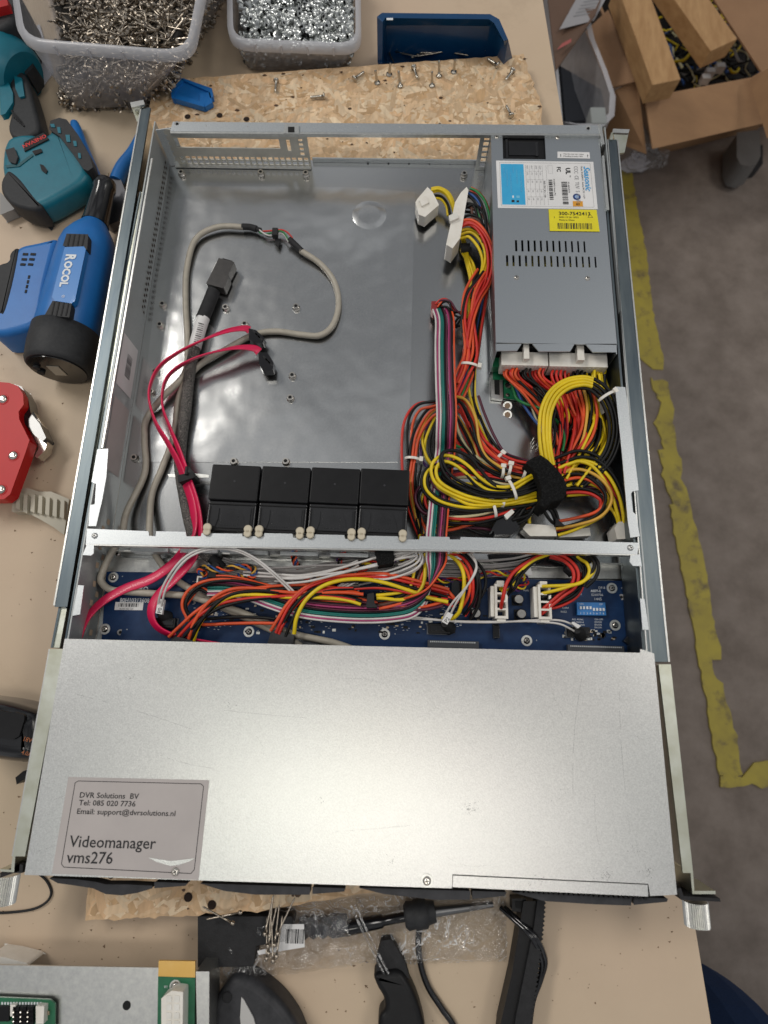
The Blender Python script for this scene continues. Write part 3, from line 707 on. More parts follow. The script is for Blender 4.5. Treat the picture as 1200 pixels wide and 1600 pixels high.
vt('CCC  CE  TUV  S  RoHS',.795,.10,5.2,inkg,sx=.78)
vt('Model: SS-300M1U  Active PFC F3  +12V',.865,.10,2.3,ink,sx=.95)
vt('Seasonic',.895,.10,8.0,mat('logo_cyan',(.03,.33,.66),.45),bold=.15,shear=.35,sx=1.0)
c_=q(.80,.75,zl+.17); st.lathe(c_,c_+Vector((0,0,.05)),[(0,3.6),(1,3.6)],navy,20); st.lathe(c_+Vector((0,0,.06)),c_+Vector((0,0,.08)),[(0,1.8),(1,1.8)],mat('pale_blue_ink',(.3,.45,.7),.5),16)
rect(.755,.84,.855,.95,orange_lab,zl+.2); st.text('80',q(.785,.93,zl+.25),3.6,ink,xd,yd)
st.build('rating_label', psu)
A,B,C,D=P(857,327,zl+.3),P(932,328,zl+.3),P(937,362,zl+.3),P(859,361,zl+.3); q=ql(A,B,C,D); xd=(B-A).normalized(); yd=(A-D).normalized(); zl2=zl+.3
st=MB(); st.prism([A,B,C,D],zl2,zl2+.15,yel_lab)
st.text('300-7542413',q(.20,.27,zl2+.25),5.2,ink,xd,yd,bold=.05,sx=1.05); st.text('200V-19 561 0032',q(.20,.40,zl2+.25),2.4,ink,xd,yd); st.text('Made In China',q(.20,.53,zl2+.25),2.4,ink,xd,yd)
st.bars(q(.16,.90,zl2+.1),31,6.4,ink,xd,yd,seed=21); st.text('1',q(.09,.42,zl2+.25),3,ink,xd,yd)
rim(lambda a,b_:q(a,b_,zl2+.22),.35,ink,[(.80,.36),(.90,.36),(.85,.20)])
st.build('serial_label', psu, bevel=.0)
A,B,C,D=P(871,237,zl),P(921,238,zl),P(922,248,zl),P(871,247,zl); q=ql(A,B,C,D); xd=(B-A).normalized(); yd=(A-D).normalized()
st=MB(); st.prism([A,B,C,D],zl,zl+.12,paper); st.text('This fan may not rotate',q(.18,.45,zl+.2),2.0,ink,xd,yd); st.text('if loading is under 20%',q(.18,.80,zl+.2),2.0,ink,xd,yd); st.text('!',q(.08,.80,zl+.2),4.2,ink,xd,yd,bold=.1); st.text('!',q(.91,.80,zl+.2),4.2,ink,xd,yd,bold=.1); st.build('fan_notice_label', psu)
# connectors at the PSU front
for (a,b1,latch) in (((783,572),(856,577),823),((858,574),(949,580),906)):
    pa,pb=P(a[0],a[1],28),P(b1[0],b1[1],28); y0=pa.y
    c=MB(); c.box((pa.x,y0,14),(pb.x,yA-2,30),nylon)
    c.box((pa.x+(pb.x-pa.x)*.45,y0+3,30.1),(pa.x+(pb.x-pa.x)*.57,yA+3,36),nylon)
    n=12 if latch==823 else 13
    for k in range(n):
        xx_=pa.x+1.5+k*(pb.x-pa.x-3)/n
        c.box((xx_,y0-.3,23),(xx_+2,y0+.1,28),white)
    c.build('output_connector', psu, bevel=.5)
b = MB(); b.box((x0+3,yA-16,4),(x0+28,yA+1,5.6),green); b.box((x0+1,yA-10,8),(x0+8,yA-1,18),green); b.build('circuit_board', psu)

# ------------------------------------------------------------------ fans
def make_fan():
    t = thing('chassis_fan','','fan',(0,0,0),'row of chassis fans')
    b = MB(); b.box((-19.7,24,2),(19.7,54,40),blk); b.build('rear_shell', t, bevel=1.3,seg=3)
    b = MB(); b.box((-19.3,0,2),(19.3,23.8,38.3),smoke); b.build('front_shell', t, bevel=1.3,seg=3)
    b = MB()
    b.prism([Vector((-15,2.5)),Vector((-11.5,2.5)),Vector((-9.8,9)),Vector((-9.8,17.5)),Vector((-12.5,18.5)),Vector((-15,18.5))],38.35,39.2,smoke)
    b.prism([Vector((15.5,2.5)),Vector((12.8,2.5)),Vector((11,10)),Vector((8,17.5)),Vector((15.5,18.5))],38.35,39.2,smoke)
    b.box((-17,-.6,33),(17,2.0,38.9),blk); b.box((-8,4,38.35),(6,17,38.5),smoke); b.box((-19.0,1.0,38.35),(19.0,1.6,38.9),blk); b.box((-19.0,20.6,38.35),(19.0,21.4,39.4),blk); b.box((-17.5,2.4,38.35),(-16.7,19,39.0),blk); b.box((16.7,2.4,38.35),(17.5,19,39.0),blk)
    b.build('finger_guard', t, bevel=.4)
    for x in (-18.2,13.6):
        b = MB()
        for (y,w) in ((-5.0,6.0),(-1.4,6.6)):
            c=Vector((x+2.6,y+1.5,43.2)); b.lathe(c-Vector((0,0,3)),c+Vector((0,0,2.0)),[(0,2.2),(.55,2.2),(.6,w/2),(.9,w/2),(1,w/2*.8)],mat('rubber_cream',(.60,.53,.40),.5),16)
        b.build('rubber_mount', t)
    b = MB(); b.lathe(Vector((0,40,40.05)),Vector((0,40,40.3)),[(0,.9),(1,.9)],dgrey,10); b.build('moulding_mark', t)
    return t
fan0 = make_fan()
fl = ['black chassis fan leftmost in the row, next to the red data cables','black chassis fan second from the left, a tray screw behind it','black chassis fan third from the left, between two other fans','black chassis fan nearest the loops of power wires']
for i,(l,r_) in enumerate(((322,403),(403,481),(482,559),(560,637))):
    o = fan0 if i==0 else copy_tree(fan0)
    a=P(l,780,40); c=P(r_,780,40); front=P((l+r_)/2,[829,832,834,836][i],38)
    o.location = Vector(((a.x+c.x)/2, front.y, 0.7))*S; o['label']=fl[i]
    o.rotation_euler.z = R(-1.2)
# ------------------------------------------------------------------ drive backplane
ZB = 9.0
bpn = thing('backplane_board','dark blue drive backplane circuit board across the front bay of the server','circuit board',P(580,950,0))
b = MB(); b.ppx([(166,893),(990,908),(994,1030),(158,1010)],ZB,1.6,pcb); b.build('board', bpn)
U=P(700,950,ZB)-P(300,944,ZB); U.normalize(); V=Vector((-U.y,U.x,0)); UX=tuple(U); VX=tuple(V)
ts = MB()
def tx(t,px,py,s,m=inkw,**k): ts.text(t,P(px,py,ZB),s,m,U,V,lift=.12,**k)
tx('CHENBRO',184,923,5.2,bold=.12,sx=1.02); tx('80H10313608',187,941,4.9,bold=.12,sx=.86)
tx('DF-8',935,920,2.7); tx('ASSY-5',923,925,2.7,bold=.1); tx('E260706',924,931,2.7); tx('1445',928,938,3.2)
for k,(a,c) in enumerate((('NO. FUNC',' ON OFF'),('1-5 FAN1-6',' EN DIS'),('6   NO FAN',' EN DIS'),('7-8 N/A',' EN DIS'))): tx(a,894,969+k*4.2,1.9); tx(c,928,969+k*4.2,1.9)
tx('ALM',902,930,1.9); tx('CLEAR',878,951,1.9); tx('BUZZ',876,957,1.9); tx('PWR',761,922,2); tx('PWR C1',818,924,2); tx('HDD700',253,963,2.0); tx('FAN1',311,929,1.9); tx('NC',332,929,1.8)
tx('HDD Function:',348,941,2.0,sx=1.1); tx('NO FAN',352,946,1.8); tx('FAN FAN',354,950,1.8); tx('J8',400,905,2); tx('FAN3',470,905,2); tx('PH 5',590,908,2); tx('HDD5600',505,1000,1.9)
for px,py in ((176,902),(183,985),(388,987),(602,992),(823,1002),(956,920),(962,978)): tx('+',px+14,py,2.2)
tr=pcbt
r=random.Random(9)
for i in range(260):   # small surface components
    px=r.choice((r.uniform(460,560),r.uniform(640,760),r.uniform(300,470),r.uniform(590,640),r.uniform(880,960))); py=r.uniform(905,990)
    if px>870: py=r.uniform(985,1000)
    p=P(px,py,ZB); a=r.uniform(.7,1.8); c=r.uniform(.5,1.1)
    ts.box((p.x-a,p.y-c,ZB+.02),(p.x+a,p.y+c,ZB+.6),r.choice((steel_b,blk,blk,brass)))
for i in range(120):
    px=r.uniform(200,960); py=r.uniform(900,1005); p=P(px,py,ZB); l=r.choice((2,4,7)); w=.18
    if r.random()<.5: ts.quad(p,l,w,tr,UX,VX,.05)
    else: ts.quad(p,w,l,tr,UX,VX,.05)
for i in range(420):
    px=r.choice((r.uniform(455,520),r.uniform(660,720),r.uniform(590,640),r.uniform(300,360))); py=r.uniform(900,985); p=P(px,py,ZB); ts.quad(p,r.uniform(.8,2),.35,inkw,UX,VX,.08)
ts.build('surface_components', bpn)
b = MB(); A=P(180,944,ZB+.1); b.quad(A-V*4.6,23,6.4,paper,UX,VX,.12); b.bars(A+U*3-V*2.0,16,2.8,ink,UX,VX,seed=3,lift=.2); b.text('SN 500 1025 1250',A+U*4-V*4.2,1.5,ink,UX,VX,lift=.2); b.build('barcode_label', bpn)
for q in ((177,902),(164,983),(389,987),(601,991),(823,1001),(956,919),(961,977)): screw(q,ZB+.02,2.7,bpn,ring=4.4)
b = MB()
for q in ((188,988),(971,933)): b.lathe(P(*q,ZB+.02),P(*q,ZB+.3),[(0,2.5),(1,2.4)],inkg,16); b.lathe(P(*q,ZB+.35),P(*q,ZB+.4),[(0,1.2),(1,1.2)],grille,12)
b.build('plated_hole', bpn)
# DIP switch
dp = MB(); A=P(900,962,ZB); dx=(P(945,963,ZB)-A).length; dy=(P(902,942,ZB)-A).length
M=Matrix.Translation(A)@Matrix(((U.x,V.x,0,0),(U.y,V.y,0,0),(0,0,1,0),(0,0,0,1)))
dp.box((0,0,0),(dx,dy,4),dipb,M); dob=dp.build('dip_switch', bpn, bevel=.3)
for k in range(8):
    d=MB(); x=dx*(.09+k*.112); up = 1.2 if k<4 else 0
    d.box((x,dy*.34+up,4.02),(x+dx*.065,dy*.56+up,5.1),inkw,M); d.build('toggle', dob)
d=MB(); 
for k in range(8): d.text(str(k+1),M@Vector((dx*(.09+k*.112),dy*.08,4)),2.2,inkw,UX,VX,lift=.1)
d.text('ON',M@Vector((dx*.10,dy*.80,4)),1.9,inkw,UX,VX,lift=.1); d.text('DIP',M@Vector((dx*.78,dy*.80,4)),1.9,inkw,UX,VX,lift=.1); d.build('switch_marking', dob)
# capacitors
for q in ((744,939),(744,958),(811,936),(815,959)):
    p=P(q[0],q[1],ZB+9); c=MB(); c.lathe(Vector((p.x,p.y,ZB)),Vector((p.x,p.y,ZB+9)),[(0,3.8),(.08,4),(.14,3.7),(.95,3.8),(1,3.3)],blkg,20); c.lathe(Vector((p.x,p.y,ZB+9)),Vector((p.x,p.y,ZB+9.2)),[(0,3.4),(1,3.2)],chrome,20)
    c.box((p.x-4.2,p.y-4.2,ZB+.02),(p.x+4.2,p.y+4.2,ZB+1),blk); c.build('capacitor', bpn)
# four-way sockets
def molex(px,py,L=27,W=12):
    p=P(px,py,ZB+8); b=MB(); zt=ZB+15
    F=lambda u,v,w:Vector((p.x+u,p.y+v,ZB+w))
    hs=[(-3.2,3.2,-L/2+2+k*6.1,-L/2+6.6+k*6.1) for k in range(4)]
    b.holes(-W/2+1,W/2-1,-L/2,L/2,hs,15,nylon,F)
    b.box((p.x-W/2-2.2,p.y-L/2+1.5,ZB+.1),(p.x-W/2+.9,p.y+L/2-1.5,ZB+13),nylon)
    b.box((p.x-3,p.y+L/2,ZB+.1),(p.x+3,p.y+L/2+3,ZB+13.5),nylon); b.box((p.x-3.5,p.y-L/2-2.5,ZB+.1),(p.x+3.5,p.y-L/2,ZB+13.5),nylon)
    return b.build('power_socket', bpn, bevel=.5)
molex(781,941); molex(848,942)
# data sockets on the board
def sata(px,py):
    p=P(px,py,ZB+4); b=MB(); b.box((p.x-8.5,p.y-3,ZB+.1),(p.x+8.5,p.y+4.5,ZB+6),blk); b.box((p.x-7,p.y-1,ZB+6.1),(p.x+7,p.y+3,ZB+6.6),blkg); b.box((p.x-9.5,p.y-3.6,ZB+.05),(p.x+9.5,p.y+5,ZB+1.2),mat('socket_edge',(.12,.13,.15),.4)); b.build('data_socket', bpn, bevel=.3)
sata(686,984); sata(904,989); sata(258,975)
for (a,c) in ((668,747),(885,972),(455,500)):
    y=1003 if a<700 else 1010
    if a<500: y=1000
    pa=P(a,y,ZB); pb=P(c,y+2,ZB); b=MB(); b.box((pa.x,pa.y-4,ZB+.1),(pb.x,pa.y+1.2,ZB+4),mat('slot_grey',(.06,.065,.075),.5))
    x=pa.x+2
    while x<pb.x-2: b.box((x,pa.y-.4,ZB+4.05),(x+.7,pa.y+.6,ZB+4.4),inkw); x+=1.5
    b.build('drive_connector', bpn)
for q,rz in (((774,988),0),((981,998),-40)):
    p=P(*q,ZB); M2=Matrix.Translation(p)@Matrix.Rotation(R(rz),4,'Z'); b=MB(); b.box((-2.6,-5,.1),(2.6,5,5),blkg,M2); b.box((-2.8,4,.1),(2.8,6.2,3),blk,M2); b.build('light_sensor', bpn, bevel=.4)
for q in ((320,908),(350,912),(400,912),(470,905),(552,908),(553,922)):
    p=P(*q,ZB); b=MB(); b.box((p.x-4.5,p.y-3,ZB+.1),(p.x+4.5,p.y+3,ZB+7),nylon); b.box((p.x-3.3,p.y-1.6,ZB+7.05),(p.x+3.3,p.y+1.6,ZB+7.2),dgrey); b.build('fan_header', bpn, bevel=.3)

# ------------------------------------------------------------------ loose cables
def cable(name,label,cat,at,group=None): return thing(name,label,cat,at,group)
# grey data cable with a splice
u = cable('data_cable','grey beige round cable looping over the tray with a taped splice','cable',P(450,540,0))
wire1(u,[(380,355,6),(340,355,6),(306,374,5),(292,420,4),(290,470,4),(293,540,4),(288,585,5),(255,620,8),(229,655,4),(226,690,4),(226,740,4),(198,800,8),(190,838,14),(172,868,16),(158,900,15),(160,912,15),(172,921,16),(195,924,17),(235,927,17),(290,931,16),(325,940,15),(380,958,15),(450,988,14),(520,1004,15),(560,1018,15)],'e',2.9,'jacket',m=usb)
wire1(u,[(470,392,6),(500,412,5),(522,440,4),(529,475,4),(520,508,5),(500,524,5),(470,523,4),(430,518,4),(395,524,4),(350,548,5),(305,577,5),(280,620,4),(272,680,3.5),(254,730,4),(238,770,4),(234,810,9),(235,845,14),(246,872,14),(270,902,14),(300,922,14),(340,945,13),(390,968,13),(440,992,13),(470,1010,13)],'e',2.9,'jacket',m=usb)
wire1(u,[(378,354.5,6),(390,355,6),(401,358,6.5)],'k',3.2,'tape_sleeve',m=blkm); wire1(u,[(401,358,6.5),(408,360,6.5)],'k',2.3,'tape_sleeve',m=blkm)
wire1(u,[(452,374,7),(462,383,6.5),(472,393,6)],'k',3.0,'tape_sleeve',m=blkm)
wires(u,[(406,360,6.5),(418,362,7.5),(430,364,7.5),(442,366,7.5),(454,376,7)],['w','g','r'],.8,pitch=1.8,jit=1.5)
wires(u,[(406,360,6.5),(416,368,5),(428,369,5)],['k'],.8,jit=.3)
b=MB(); p=P(430,366,9); b.box((p.x-2.6,p.y-3,6),(p.x+2.6,p.y+5,12),blkm); b.prism([P(428,370,9),P(438,369,9),P(436,390,2),P(432,386,2)],4,6,blkm); b.build('cable_tie',u)
# mini SAS braided cable
sas = cable('braided_cable','thick black braided cable with a metal shelled plug and white barcode tag','cable',P(330,520,0))
ax=(P(357,402,8)-P(333,455,8)); ax.normalize(); lx=Vector((ax.y,-ax.x,0)); c0=P(338,452,8)
M3=Matrix.Translation(Vector((c0.x,c0.y,0)))@Matrix(((lx.x,ax.x,0,0),(lx.y,ax.y,0,0),(0,0,1,0),(0,0,0,1)))
b=MB(); b.prism([Vector(v) for v in ((-9,0),(9,0),(9,13),(7.5,15),(8,30),(-8,30),(-8.5,12))],3,13,mat('plug_shell',(.055,.053,.052),.35,.5,(.075,.07,.068),200),M=M3); b.build('plug',sas,bevel=.8)
b=MB(); b.box((-5,30.1,5),(5,31.5,12),grille,M3); b.box((-9.3,14,4),(-8.2,26,12),steel_b,M3); b.build('plug_latch',sas)
wire1(sas,[(334,455,8),(328,470,8),(319,492,8),(316,498,8)],'k',6.2,'heat_shrink',m=blkm,n=14)
wire1(sas,[(318,497,8),(312,515,8),(304,544,8)],'w',5.9,'barcode_sleeve',m=paper,n=14)
b=MB(); 
for k in range(12):
    a=P(309.5+.1*k-k*.85,505+k*3.2,14.2); b.quad(a,5.6,.45+.4*(k%3==0),ink,lx,ax,0)
b.build('barcode_print',sas)
wire1(sas,[(305,542,8),(299,570,8),(294,600,7),(290,640,7),(284,680,6),(281,720,7),(284,750,9),(291,790,12),(299,825,18),(306,845,20),(318,862,20),(330,872,19)],'k',5.0,'braid',m=braid,n=14)
wire1(sas,[(328,870,19),(340,880,19),(347,888,19)],'k',4.2,'heat_shrink',m=blkm,n=12)
wires(sas,[(345,882,18),(370,889,18),(410,897,17),(470,900,17),(520,892,17),(600,885,17),(660,886,16),(740,888,16),(800,884,18),(835,876,20)],['e']*9,.85,pitch=1.6,jit=.4,zj=0)
wires(sas,[(345,886,18),(375,899,17),(420,906,16),(460,910,15)],['w','e','w','e'],.85,pitch=1.9,jit=1.2)
# grey flat ribbon behind the board
# red flat data cables
def flat(label,pts,angs,w,cpts):
    t = cable('sata_cable',label,'cable',P(pts[3][0],pts[3][1],0),'red flat data cables')
    ps=path(pts,8); N=len(ps); a=[]
    for i in range(N):
        f=i/(N-1)*(len(angs)-1); j=min(int(f),len(angs)-2); a.append(lerp(angs[j],angs[j+1],f-j))
    MB().strip(ps,w,1.9,a,satar).build('flat_jacket',t,sub=1)
    b=MB(); b.ppx(cpts,14,8,blkg,inset=.06); b.build('plug',t,bevel=.8)
    return t
t1=flat('bright red flat data cable with the upper of the two black plugs',
  [(390,516,12),(381,513,14),(355,517,18),(320,530,20),(280,550,20),(250,572,20),(236,598,19),(233,625,18),(243,660,17),(262,692,16),(278,722,15),(289,752,16),(301,790,20),(303,825,22),(292,852,24),(268,882,22),(235,905,20),(195,920,20),(160,940,20),(136,966,20),(124,1000,20),(120,1015,20)],
  [10,20,35,60,72,75,75,70,60,50,35,30,35,20,10,12,20,30,45,55],7.6,[(388,512),(400,515),(414,528),(411,537),(401,537),(388,530)])
t2=flat('bright red flat data cable with the lower of the two black plugs',
  [(405,550,12),(396,544,14),(370,543,17),(335,550,20),(300,562,20),(270,580,20),(256,602,18),(254,635,17),(266,670,16),(280,705,16),(292,742,17),(306,785,20),(312,822,22),(310,848,22),(300,875,20),(275,903,22),(247,930,22),(236,955,22),(242,976,20),(262,990,18),(300,1000,16),(345,1008,16)],
  [10,20,40,62,72,75,75,70,55,45,35,35,30,25,20,15,40,60,70,70],7.6,[(403,551),(417,549),(422,556),(428,566),(427,579),(410,580),(404,569)])
for t,(q) in ((t1,(400,525)),(t2,(416,565))):
    b=MB()
    for k in range(3): b.ppx([(q[0]-6+k*4,q[1]-8+k*4),(q[0]-4+k*4,q[1]-10+k*4),(q[0]+3+k*4,q[1]-2+k*4),(q[0]+1+k*4,q[1]+0+k*4)],14.4,.35,blkm)
    b.build('plug_ridge',t)
tie=MB(); tie.prism([P(278,744,22),P(303,738,22),P(305,747,22),P(280,755,22)],8,24,blkm); tie.box(tuple(P(297,751,10)),tuple(P(304,738,10)+Vector((0,0,16))),blk)
tag(tie.build('cable_tie',bevel=.8),'black cable tie holding the red data cables to the braided cable','cable tie')
# rainbow ribbon
rb = cable('ribbon_cable','rainbow coloured flat ribbon cable running over the power wires to the board','ribbon cable',P(695,700,0))
RC=['w','p','w','t','t','k','d','p','d','k','o']
wires(rb,[(690,482,14),(695,500,24),(695,540,36),(696,590,40),(698,645,42),(697,680,36),(696,705,26),(692,735,25),(687,780,27),(684,815,33),(682,838,36),(682,868,36),(680,890,36),(668,925,30),(645,947,26),(612,955,24),(560,957,24),(500,953,24),(460,946,24),(425,935,24),(390,922,24),(355,915,24),(325,915,22)],RC,.86,pitch=1.58,jit=.16,k=8,flip=(.50,.66))
wires(rb,[(690,482,14),(686,476,12),(683,484,8)],['o','k','t'],.9,jit=.5)
b=MB(); b.ppx([(674,471),(681,470),(684,480),(678,490),(674,484)],15,10,mat('heat_shrink_red',(.25,.02,.02),.5)); b.ppx([(676,478),(684,478),(684,492),(678,492)],11,8,blkm); b.build('header_plug',rb,bevel=.8)
wires(rb,[(682,478,15),(694,471,17),(706,478,17),(712,492,14)],['o','r'],.9,jit=.9)
wires(rb,[(684,480,14),(700,476,19),(712,484,18),(724,490,16)],['k','k','d'],1.0,jit=1.6)
wires(rb,[(690,484,13),(702,490,16),(706,500,12)],['k','k'],.9,jit=1.4)
wires(rb,[(709,507,14),(718,500,16),(731,501,16)],['k','k'],1.1,jit=.6); wires(rb,[(712,513,13),(722,511,15),(731,513,15)],['k'],1.1)
# ---- 24 way harness
hn = cable('power_harness','thick multi-coloured power harness with a white 24 way plug','cable harness',P(730,600,0))
def lifted(pts,z0,z1,m,h=.0): pass
b=MB(); b.ppx([(729,292),(732,297),(719,372),(707,388),(697,382),(704,350),(711,316),(720,301)],30,20,nylon)
b.build('plug',hn,bevel=1)
b=MB(); b.ppx([(701,337),(714,331),(717,340),(703,346)],33,3,white); b.build('latch',hn,bevel=.6)
wires(hn,[(733,297,26),(745,303,27),(757,318,26),(765,345,22),(766,385,18),(763,430,16),(756,468,15),(748,505,15),(741,545,16),(735,575,17),(722,610,20),(712,630,20)],['b','g','o'],1.15)
wires(hn,[(731,303,25),(742,310,26),(751,328,26),(758,358,24),(762,395,20),(758,435,18),(750,470,18),(743,510,18),(738,545,19)],['g','k','k','r'],1.15,seed=8)
wires(hn,[(726,326,22),(738,326,24),(748,340,24),(756,365,24),(760,390,20)],['n','k','n','k','k'],1.15,jit=1.3,rows=2)
wires(hn,[(722,345,22),(736,345,25),(747,358,26),(758,380,24)],['k','k','n','k'],1.15,jit=1.2,rows=2)
wires(hn,[(719,356,24),(733,352,28),(748,362,30),(761,385,29),(766,415,26),(761,445,24),(748,470,23),(738,500,23),(731,540,23),(724,575,23),(712,600,22)],['r','r','r','o'],1.25,rows=2,seed=4)
wires(hn,[(718,366,22),(736,364,25),(752,384,25),(757,410,23),(750,437,22),(740,452,22),(734,470,20),(731,500,20)],['y','y','y'],1.25,seed=5)
wires(hn,[(736,466,26),(744,440,24),(755,425,21)],['k','k'],1.1)
wires(hn,[(757,425,24),(743,445,26),(733,465,26),(729,500,25),(733,540,25),(732,560,25),(722,585,24),(708,618,24)],['o','k','r','o','r'],1.2,seed=6)
wires(hn,[(748,490,15),(742,530,16),(739,565,17),(739,600,16),(741,625,14),(748,655,13),(762,688,14),(778,712,18),(800,728,22)],['y','k','y'],1.2,seed=12)
# eight way plug
ep = cable('processor_power_cable','yellow and black power cable with the small white eight way plug','cable',P(672,318,0))
b=MB(); b.prism([P(668,292,18),P(676,300,18),P(686,320,18),P(664,339,18),P(654,335,18),P(649,316,18),P(652,311,18)],5,18,nylon); b.prism([P(655,312,20),P(666,305,20),P(670,316,20),P(659,322,20)],18,20,nylon); b.build('plug',ep,bevel=1)
b=MB()
for k in range(2): b.ppx([(654+k*5,334+k*1),(659+k*5,331-k*2),(664+k*5,335-k*2),(660+k*5,339-k*1)],14,8,white)
b.build('plug_pins',ep,bevel=.3)
wires(ep,[(674,299,15),(686,297,17),(698,304,17),(706,320,14),(711,340,10),(718,362,8),(724,385,9),(728,410,10),(735,440,11),(733,470,12),(730,510,12)],['y','y','y','y'],1.25,rows=2,seed=2)
wires(ep,[(676,309,12),(688,311,12),(699,322,10),(704,336,8)],['y','k'],1.2)
wires(ep,[(724,388,10),(732,408,10),(742,426,12)],['y','y'],1.25)
b=MB(); p=P(727,388,12); b.lathe(p-Vector((4,0,0)),p+Vector((4,0,0)),[(0,4.6),(1,4.6)],blkm,12); b.ppx([(731,384),(737,386),(739,400),(735,396)],14,3,blkm); b.build('cable_tie',ep,bevel=.5)
# sweeps from the 24 way harness towards the strap and round to the left
wires(hn,[(714,612,23),(700,626,24),(676,630,22),(652,636,18),(638,660,16),(635,700,15),(638,760,14),(646,800,15),(658,835,18),(668,852,22)],['r','k','o'],1.15,seed=21)
wires(hn,[(712,622,21),(690,634,20),(668,648,17),(650,680,15),(644,715,15),(640,760,15),(648,800,16),(662,835,19)],['k','o','l','o'],1.15,seed=22)
wires(hn,[(706,640,18),(680,650,16),(662,672,13),(659,700,12),(664,722,13),(678,738,14)],['v'],1.1)
wires(hn,[(700,640,17),(680,652,15),(668,680,13),(668,700,13),(674,718,14),(690,735,16)],['y','y','k','k'],1.2,seed=24)
wires(hn,[(654,725,16),(648,755,16),(652,790,17),(660,835,20)],['k','k'],1.1)
wires(hn,[(712,620,24),(724,632,24),(736,660,23),(750,690,23),(775,715,24),(805,730,27),(850,737,30)],['k','r','o','r'],1.2,seed=31)
wires(hn,[(712,642,20),(722,658,19),(738,690,19),(752,718,20),(775,733,22),(810,742,24),(850,746,26)],['k','l','r','r'],1.2,seed=32)
wires(hn,[(710,655,17),(718,680,16),(730,705,16),(745,722,18),(780,738,20),(845,752,22)],['r','o','r','k','c'],1.2,rows=2,seed=33)
wires(hn,[(713,620,26),(726,628,27),(738,655,26),(744,690,25),(758,715,25),(785,732,27)],['k','l'],1.15,seed=34)
wires(hn,[(700,690,14),(720,698,15),(745,712,16),(765,728,17)],['g'],1.1)
wires(hn,[(742,620,14),(750,650,14),(764,685,16),(783,712,20),(812,722,24),(850,730,27)],['r','k','k','d'],1.1,seed=35)
wires(hn,[(690,748,22),(720,744,20),(760,746,20),(800,750,22),(848,745,24)],['y','c','r','r','d'],1.2,seed=36)
wires(hn,[(690,735,20),(720,737,19),(755,745,19),(800,748,22)],['r','k','d','r'],1.2,seed=37)
wires(hn,[(850,733,34),(820,750,35),(795,763,35),(770,762,35),(748,750,34),(730,733,34),(712,721,35),(695,717,36),(683,724,37),(680,738,36),(688,754,35),(712,768,34),(745,779,33),(790,783,32),(845,770,30)],['y','y'],1.3,seed=41)
wires(hn,[(850,740,32),(820,757,33),(790,770,33),(755,758,33),(735,738,33),(718,724,33),(700,726,33),(690,733,33)],['k','k','k'],1.15,seed=42)
wires(hn,[(800,764,35),(772,756,37),(752,735,38),(735,715,38),(712,704,39),(694,705,39),(688,716,39),(693,735,38),(708,752,37),(740,768,36),(770,774,36),(810,770,35),(848,756,34)],['k','k'],1.15,seed=43)
wires(hn,[(850,748,30),(815,768,31),(770,772,31),(730,765,31),(700,752,31),(690,742,31)],['k','k','k','k'],1.15,rows=2,seed=44)
wires(hn,[(700,731,30),(686,730,31),(672,735,32),(666,748,32),(670,765,31),(690,780,30),(725,788,29),(760,787,29),(800,782,29),(845,776,29)],['k','y','k','d'],1.2,seed=45)
wires(hn,[(682,748,31),(686,762,32),(710,776,32),(735,784,31),(770,784,31)],['y','y'],1.25,seed=46)
wires(hn,[(690,758,24),(672,758,25),(659,768,25),(657,782,24),(664,797,22),(678,803,21)],['d','k','r'],1.15,seed=47)
wires(hn,[(690,772,22),(672,772,22),(664,782,20),(672,797,19),(690,806,18)],['y','k','y'],1.2,seed=48)
wires(hn,[(848,764,26),(820,780,27),(790,795,27),(755,805,27),(720,808,25),(690,806,23),(670,797,21)],['k','c','r','k'],1.2,seed=49)
wires(hn,[(848,778,22),(810,790,22),(775,803,22),(740,813,21),(705,820,20),(680,818,19)],['y','k','y','o'],1.2,seed=50)
wires(hn,[(848,775,24),(825,782,24),(800,803,22)],['y','y','k'],1.25,seed=51)
wires(hn,[(700,822,16),(725,822,16),(750,826,16),(780,834,14)],['k','d','k'],1.1,seed=52)
wires(hn,[(700,822,19),(680,828,18),(672,824,18)],['k','y'],1.1)
# below the bar: arcs into two black shrouds
wires(hn,[(664,835,20),(664,866,24),(656,895,26),(645,920,26),(625,932,25),(590,940,24)],['y','k','n','o'],1.2,seed=61)
wires(hn,[(668,866,26),(662,900,27),(650,925,27),(625,940,26),(588,936,26)],['y'],1.4)
wires(hn,[(566,936,27),(540,930,27),(500,928,28),(450,929,28),(400,926,28),(360,930,28),(330,948,27),(308,975,24),(298,1000,20)],['o','k','y'],1.3,seed=62)
wires(hn,[(560,934,26),(500,925,26),(440,926,27),(385,930,27),(340,940,26),(308,960,25),(285,985,22),(272,1002,20)],['o','k','r','k'],1.2,seed=63)
wires(hn,[(700,940,27),(670,935,28),(640,926,29),(600,914,30),(565,908,31),(530,909,31),(500,918,31),(475,938,29),(460,965,26),(456,990,22)],['y'],1.45,seed=64)
wires(hn,[(700,930,25),(660,922,27),(600,910,29),(555,911,29),(515,913,29),(480,925,29),(455,948,27),(440,975,24),(434,990,22)],['o','r','k','r','k'],1.2,seed=65)
wires(hn,[(335,930,20),(312,920,22),(294,940,21),(289,952,20),(294,968,19),(315,973,18),(360,970,19),(400,968,20),(430,968,22)],['o','k'],1.2,seed=66)
wires(hn,[(440,920,25),(400,910,26),(360,907,26),(325,912,25),(300,925,23),(288,942,22),(288,958,20),(296,968,19)],['o','k'],1.2,seed=67)
wires(hn,[(430,925,24),(480,930,24),(540,935,24),(590,942,23),(650,946,25),(690,938,25)],['d','o','k'],1.15,seed=68)
